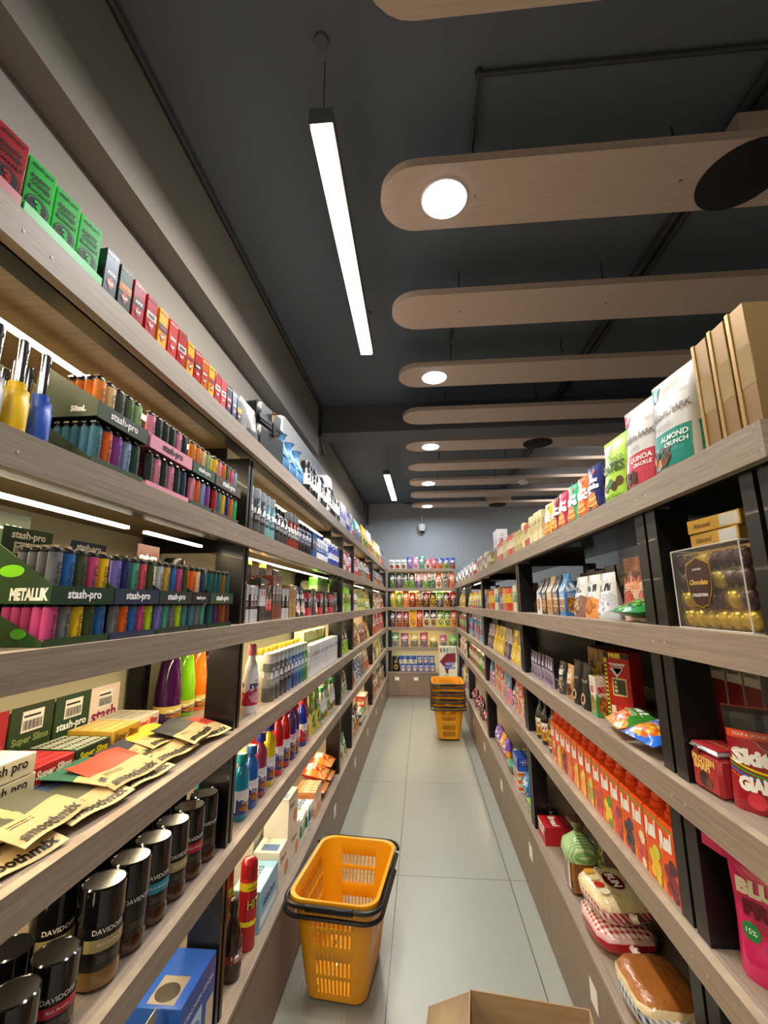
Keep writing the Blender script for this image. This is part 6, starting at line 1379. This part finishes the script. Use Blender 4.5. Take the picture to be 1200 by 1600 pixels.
fill_side('R', 4, 1.30, .02, loaf(.19, .17, .1, M_BRN, M_RC, M_RC, None), desc='bread pack with red check film nearest the camera', cat='bread pack', where=LV['R'][4])
def oatbread():
    b = MB(); b.box(-.05, .05, -.055, .055, 0, .15, M_BRN, bev=.014)
    b.text('OAT', -.012, .11, .03, T_W, y=-.0555, rot=-pi/2, bold=.04); b.rect(.015, .042, .02, .12, C('#cfd0d4', .4), y=-.0555)
    c = MB(); c.lathe([(.062, .12), (.068, .145), (.06, .175), (.03, .2), (.014, .215)], M_GC, 18, squar=3.5)
    t = MB(); t.lathe([(.014, .2155), (.03, .24), (.045, .26), (.04, .262)], mat('brown_weave_film', '#6a4a40', .2, coat=.5), 12); 
    return PN('wrapped_loaf', .136, .136, .262, ('loaf', b), ('checked_cloth', c), ('gathered_top', t))
fill_side('R', 4, 2.13, .0, oatbread(), desc='brown loaf topped with a green checked cloth', cat='bread', where='on the low cabinet at right')
fill_side('R', 4, 2.10, .17, carton(.1, .1, .2, C('#6a4a30', .5), (), lambda mb, yf: mb.disc(0, .13, .035, C('#2a1c14'), y=yf, ring=.8)), desc='brown packet with a round stamp behind the green-topped loaf', cat='packet', where='')
rc = carton(.13, .12, .08, C('#b01c28', .35), (('Bread', 0, .05, .08, T_W, dict(bold=.05)), ('Bread', 0, 0, .1, T_W, dict(bold=.05, plane='t'))), lambda mb, yf: (mb.rect(-.064, .064, .062, .079, C('#d8d4cc', .4), y=yf)))
fill_side('R', 4, 2.52, .008, rc, desc='flat red bread box beyond the green-topped loaf', cat='box', where='')
fill_side('R', 4, 2.80, .008, proto('trayg', lambda: carton(.14, .13, .05, pack('#3a3a34', '#9ab838', '#c8d860', '#4a6a20', '#e8e8d8', 'food', .2, 2), name='clear_tray')), desc='dark tray of green leaves', cat='tray', where=LV['R'][4])
fill_side('R', 4, 2.30, .2, bagp(.14, .18, .06, '#2a5ab8', '#8a9a30', '#c8c860', '#2a4a20', seed=2), desc='blue and olive bag behind the loaf', cat='bag', where=LV['R'][4])
row('R', 4, 2.9, 3.04, [(bagp(.13, .14, .07, '#2a8ad0', '#1f6ab8', '#e8e8f0', '#1a4a8a', seed=3, pouch=False), 'crinkled blue bag', 'bag')], clump=1)
og_ = cbox(.14, .12, .12, '#e07028', '#d8d8d0', '#3a3a3a', 'stripe', 3); bl_ = cbox(.14, .12, .08, '#1f3f9a', '#3a5ac0', '#c8d0f0', 'band', 4)
fill_side('R', 4, 3.13, .01, og_, desc='orange and grey carton under a blue one', cat='carton', where=LV['R'][4])
fill_side('R', 4, 3.13, .01, bl_, dz=.1205, desc='blue carton on top of the orange and grey carton', cat='carton', where='')
gt = MB(); gt.lathe([(.07, 0), (.085, .02), (.1, .05), (.102, .052)], C('#5aa080', .3), 20, squar=4)
gtp = [('bowl', gt)]
for i in range(4):
    j = MB(); a = i*pi/2+.6; j.lathe([(.026, .056), (.028, .06), (.028, .12), (.022, .135)], C(('#b8d0b0', '#c8c890', '#a8c8b8', '#d8d8a0')[i], .25, .5), 12, cx=.045*cos(a), cy=.045*sin(a)); gtp.append(('jar', j))
fill_side('R', 4, 3.42, .01, PN('gift_bowl', .204, .204, .135, *gtp), desc='sea green bowl holding four small pale jars', cat='bowl', where=LV['R'][4])
row('R', 4, 3.55, 4.18, [(bagp(.12, .16, .08, '#8a5ac8', '#f0a030', '#e8d8f0', '#5a2a9a', seed=4, pouch=False), 'violet and orange bag', 'bag'), (bagp(.13, .16, .08, '#f0a828', '#e88a20', '#f8e8b0', '#a84a18', seed=5, pouch=False), 'marigold bag', 'bag')], clump=2)
row('R', 4, 4.32, 5.78, [(bagp(.14, .14, .08, '#2a1c20', '#e04a78', '#f0e8f0', '#3a1020', style='stripe', seed=6, pouch=False), 'black and pink striped bag', 'bag'), (bagp(.12, .2, .06, '#2a1f28', '#4a3038', '#c89890', '#3a1020', seed=7), 'dark plum pouch', 'pouch')], clump=2)
row('R', 4, 5.92, 7.18, [(bagp(.1, .26, .05, '#f0d820', '#e8c818', '#f8f0a0', '#c8a010', seed=8), 'yellow pouch', 'pouch'), (bagp(.11, .27, .06, '#2a3a8a', '#d0c8e0', '#f0c8d0', '#2a2a5a', seed=9), 'blue and lilac pouch', 'pouch'), (bagp(.11, .25, .06, '#6a2a38', '#8a4a50', '#d8b0a0', '#3a1020', seed=1), 'maroon pouch', 'pouch')], clump=2)

# =================================================================== shopping baskets
M_BAS = mat('yellow_basket_plastic', '#e29a0e', .34, coat=.1); M_HAN = mat('black_handle_plastic', '#131214', .35)
def basket_parts():
    H = .38; Wt, Lt, Wb, Lb = .335, .46, .235, .33
    ns, nl, nc = 21, 31, 6      # segments on short side, long side, corner
    def ring(z, off=0, nsx=ns, nlx=nl):
        t = z/H; w2 = (Wb+(Wt-Wb)*t)/2+off; l2 = (Lb+(Lt-Lb)*t)/2+off; r = .045+.02*t
        P = []
        def side(a, b, n):
            for i in range(n): P.append((a[0]+(b[0]-a[0])*i/n, a[1]+(b[1]-a[1])*i/n))
        def corner(cx, cy, a0):
            for i in range(nc): a = a0+pi/2*i/nc; P.append((cx+r*cos(a), cy+r*sin(a)))
        side((-w2+r, -l2), (w2-r, -l2), nsx); corner(w2-r, -l2+r, -pi/2)
        side((w2, -l2+r), (w2, l2-r), nlx); corner(w2-r, l2-r, 0)
        side((w2-r, l2), (-w2+r, l2), nsx); corner(-w2+r, l2-r, pi/2)
        side((-w2, l2-r), (-w2, -l2+r), nlx); corner(-w2+r, -l2+r, pi)
        return P
    zs = [.022, .045, .052, .060, .092, .098, .112, .119, .127, .157, .163, .2, .215, .222, .230, .258, .264, .28, .287, .312, .318, .36, .38]
    slots = {(2, 4), (7, 9), (13, 15), (17, 19)}
    mb = MB(); rr = [mb.add([(x, y, z) for x, y in ring(z)]) for z in zs]; n = 2*(ns+nl+2*nc)
    def is_slot(k, i):
        band = any(a-1 < k < b for a, b in slots) and not any(k == b for a, b in slots)
        ok = [k2 for a, b in ((1, 5), (6, 10), (12, 16), (17, 20)) for k2 in range(a+0, b)]
        if k not in ok: return False
        tipk = k in (1, 3, 6, 8, 12, 14, 16, 18)
        for base, m_, lim in ((0, ns, 0), (ns+nc, nl, 0), (ns+nc+nl+nc, ns, 0), (2*ns+nl+3*nc, nl, 0)):
            q = i-base
            if 2 <= q < m_-2 and (q % 2 == 0): return True
        return False
    for k in range(len(zs)-1):
        for i in range(n):
            if is_slot(k, i): continue
            j = (i+1) % n; mb.face((rr[k]+i, rr[k]+j, rr[k+1]+j, rr[k+1]+i), M_BAS, None, False)
    # rounded foot and floor
    inner = ring(.0, -.02); f0 = mb.add([(x, y, .008) for x, y in inner])
    for i in range(n): j = (i+1) % n; mb.face((f0+i, f0+j, rr[0]+j, rr[0]+i), M_BAS, None, True)
    mb.face([f0+i for i in reversed(range(n))], M_BAS)
    # rim: turned-out lip
    l1 = mb.add([(x, y, H+.002) for x, y in ring(H, .012)]); l2 = mb.add([(x, y, H-.022) for x, y in ring(H, .014)])
    for i in range(n): j = (i+1) % n; mb.face((rr[-1]+i, rr[-1]+j, l1+j, l1+i), M_BAS); mb.face((l1+i, l1+j, l2+j, l2+i), M_BAS)
    body = mb.obj('basket_body', link=False)
    md = body.modifiers.new('wall', 'SOLIDIFY'); md.thickness = .003; md.offset = 0
    def loop(z, off, front=True, rad=.009, ymax=.12):
        P = ring(H, off, 8, 12); nn = len(P); pts = []
        # walk from the middle of the left side round the front to the middle of the right side
        L = [(x, y, z) for x, y in P if y < ymax]
        L.sort(key=lambda p: math.atan2(p[0], -(p[1]-ymax)))
        b = MB(); b.tube(L, rad, M_HAN, 8); return b
    h1 = loop(H-.012, .0245, ymax=.16); h2 = loop(H-.045, .026, ymax=.1, rad=.008)
    h3 = MB(); P = [(x, y, H-.006) for x, y in ring(H, .0245, 8, 12) if y > .17]; P.sort(key=lambda p: math.atan2(p[0], p[1]-.17)); h3.tube(P, .008, M_HAN, 8)
    sl = MB(); sl.box(-.095, .095, -Lt/2-.0345-.003, -Lt/2-.022, H-.023, H-.001, M_HAN, bev=.004)
    parts = [body, h1.obj('carry_handle', link=False), h2.obj('pull_handle', link=False), sl.obj('handle_grip', link=False), h3.obj('rear_handle', link=False)]
    for sx_ in (-1, 1):
        for sy_ in (-1, 1):
            wv = MB(); n_ = 10
            a = wv.add([(sx_*.085-.006, sy_*.12+.0125*cos(2*pi*i/n_), .0125+.0125*sin(2*pi*i/n_)) for i in range(n_)]); b = wv.add([(sx_*.085+.006, sy_*.12+.0125*cos(2*pi*i/n_), .0125+.0125*sin(2*pi*i/n_)) for i in range(n_)])
            for i in range(n_): j = (i+1) % n_; wv.face((a+i, a+j, b+j, b+i), C('#3a3a3c'), None, True)
            wv.face([a+i for i in reversed(range(n_))], C('#8a8a8c')); wv.face([b+i for i in range(n_)], C('#8a8a8c'))
            parts.append(wv.obj('wheel', link=False))
    return Proto('shopping_basket', Wt, Lt, H, parts)
BP = basket_parts()
put(BP, -.345, 2.15, .0025, radians(-6), 'lone yellow wheeled shopping basket with black handles on the floor at left', 'basket', '')
for i, nm in enumerate(('lowest', 'second lowest', 'second highest', 'topmost')):
    put(BP, .275, 5.48, .0025+i*.077, radians(0), '%s yellow basket in the far stack of shopping baskets' % nm, 'basket', '', group='stacked shopping baskets')

# open cardboard box at the bottom edge
KR = wood('cardboard', '#9a7f5c', '#a98e6a', (3, 3, 40), .8)
bxx = empty('cardboard_box', (.262, 1.375, 0), radians(-7)); 
mb = MB(); W2, D2, H2 = .17, .21, .36
mb.box(-W2, W2, -D2, D2, 0.001, .004, KR); mb.box(-W2, W2, D2-.004, D2, .0045, H2, KR); mb.box(-W2, W2, -D2, -D2+.004, .0045, H2, KR); mb.box(-W2, -W2+.004, -D2+.0045, D2-.0045, .0045, H2, KR); mb.box(W2-.004, W2, -D2+.0045, D2-.0045, .0045, H2, KR)
mb.obj('box_body', bxx)
mb = MB(); mb.quad([(-W2, -D2+.01, H2), (-W2, D2-.01, H2), (-W2-.12, D2-.03, H2-.04), (-W2-.12, -D2+.03, H2-.04)], KR); f = mb.obj('left_flap', bxx); f.modifiers.new('t', 'SOLIDIFY').thickness = .004
mb = MB(); mb.quad([(W2-.003, -D2+.01, H2), (W2-.003, D2-.01, H2), (W2-.02, D2-.02, H2-.1), (W2-.02, -D2+.02, H2-.1)], KR); f = mb.obj('right_flap', bxx); f.modifiers.new('t', 'SOLIDIFY').thickness = .004
tag(bxx, 'open empty brown cardboard box on the floor nearest the camera', 'box')
write_labels()
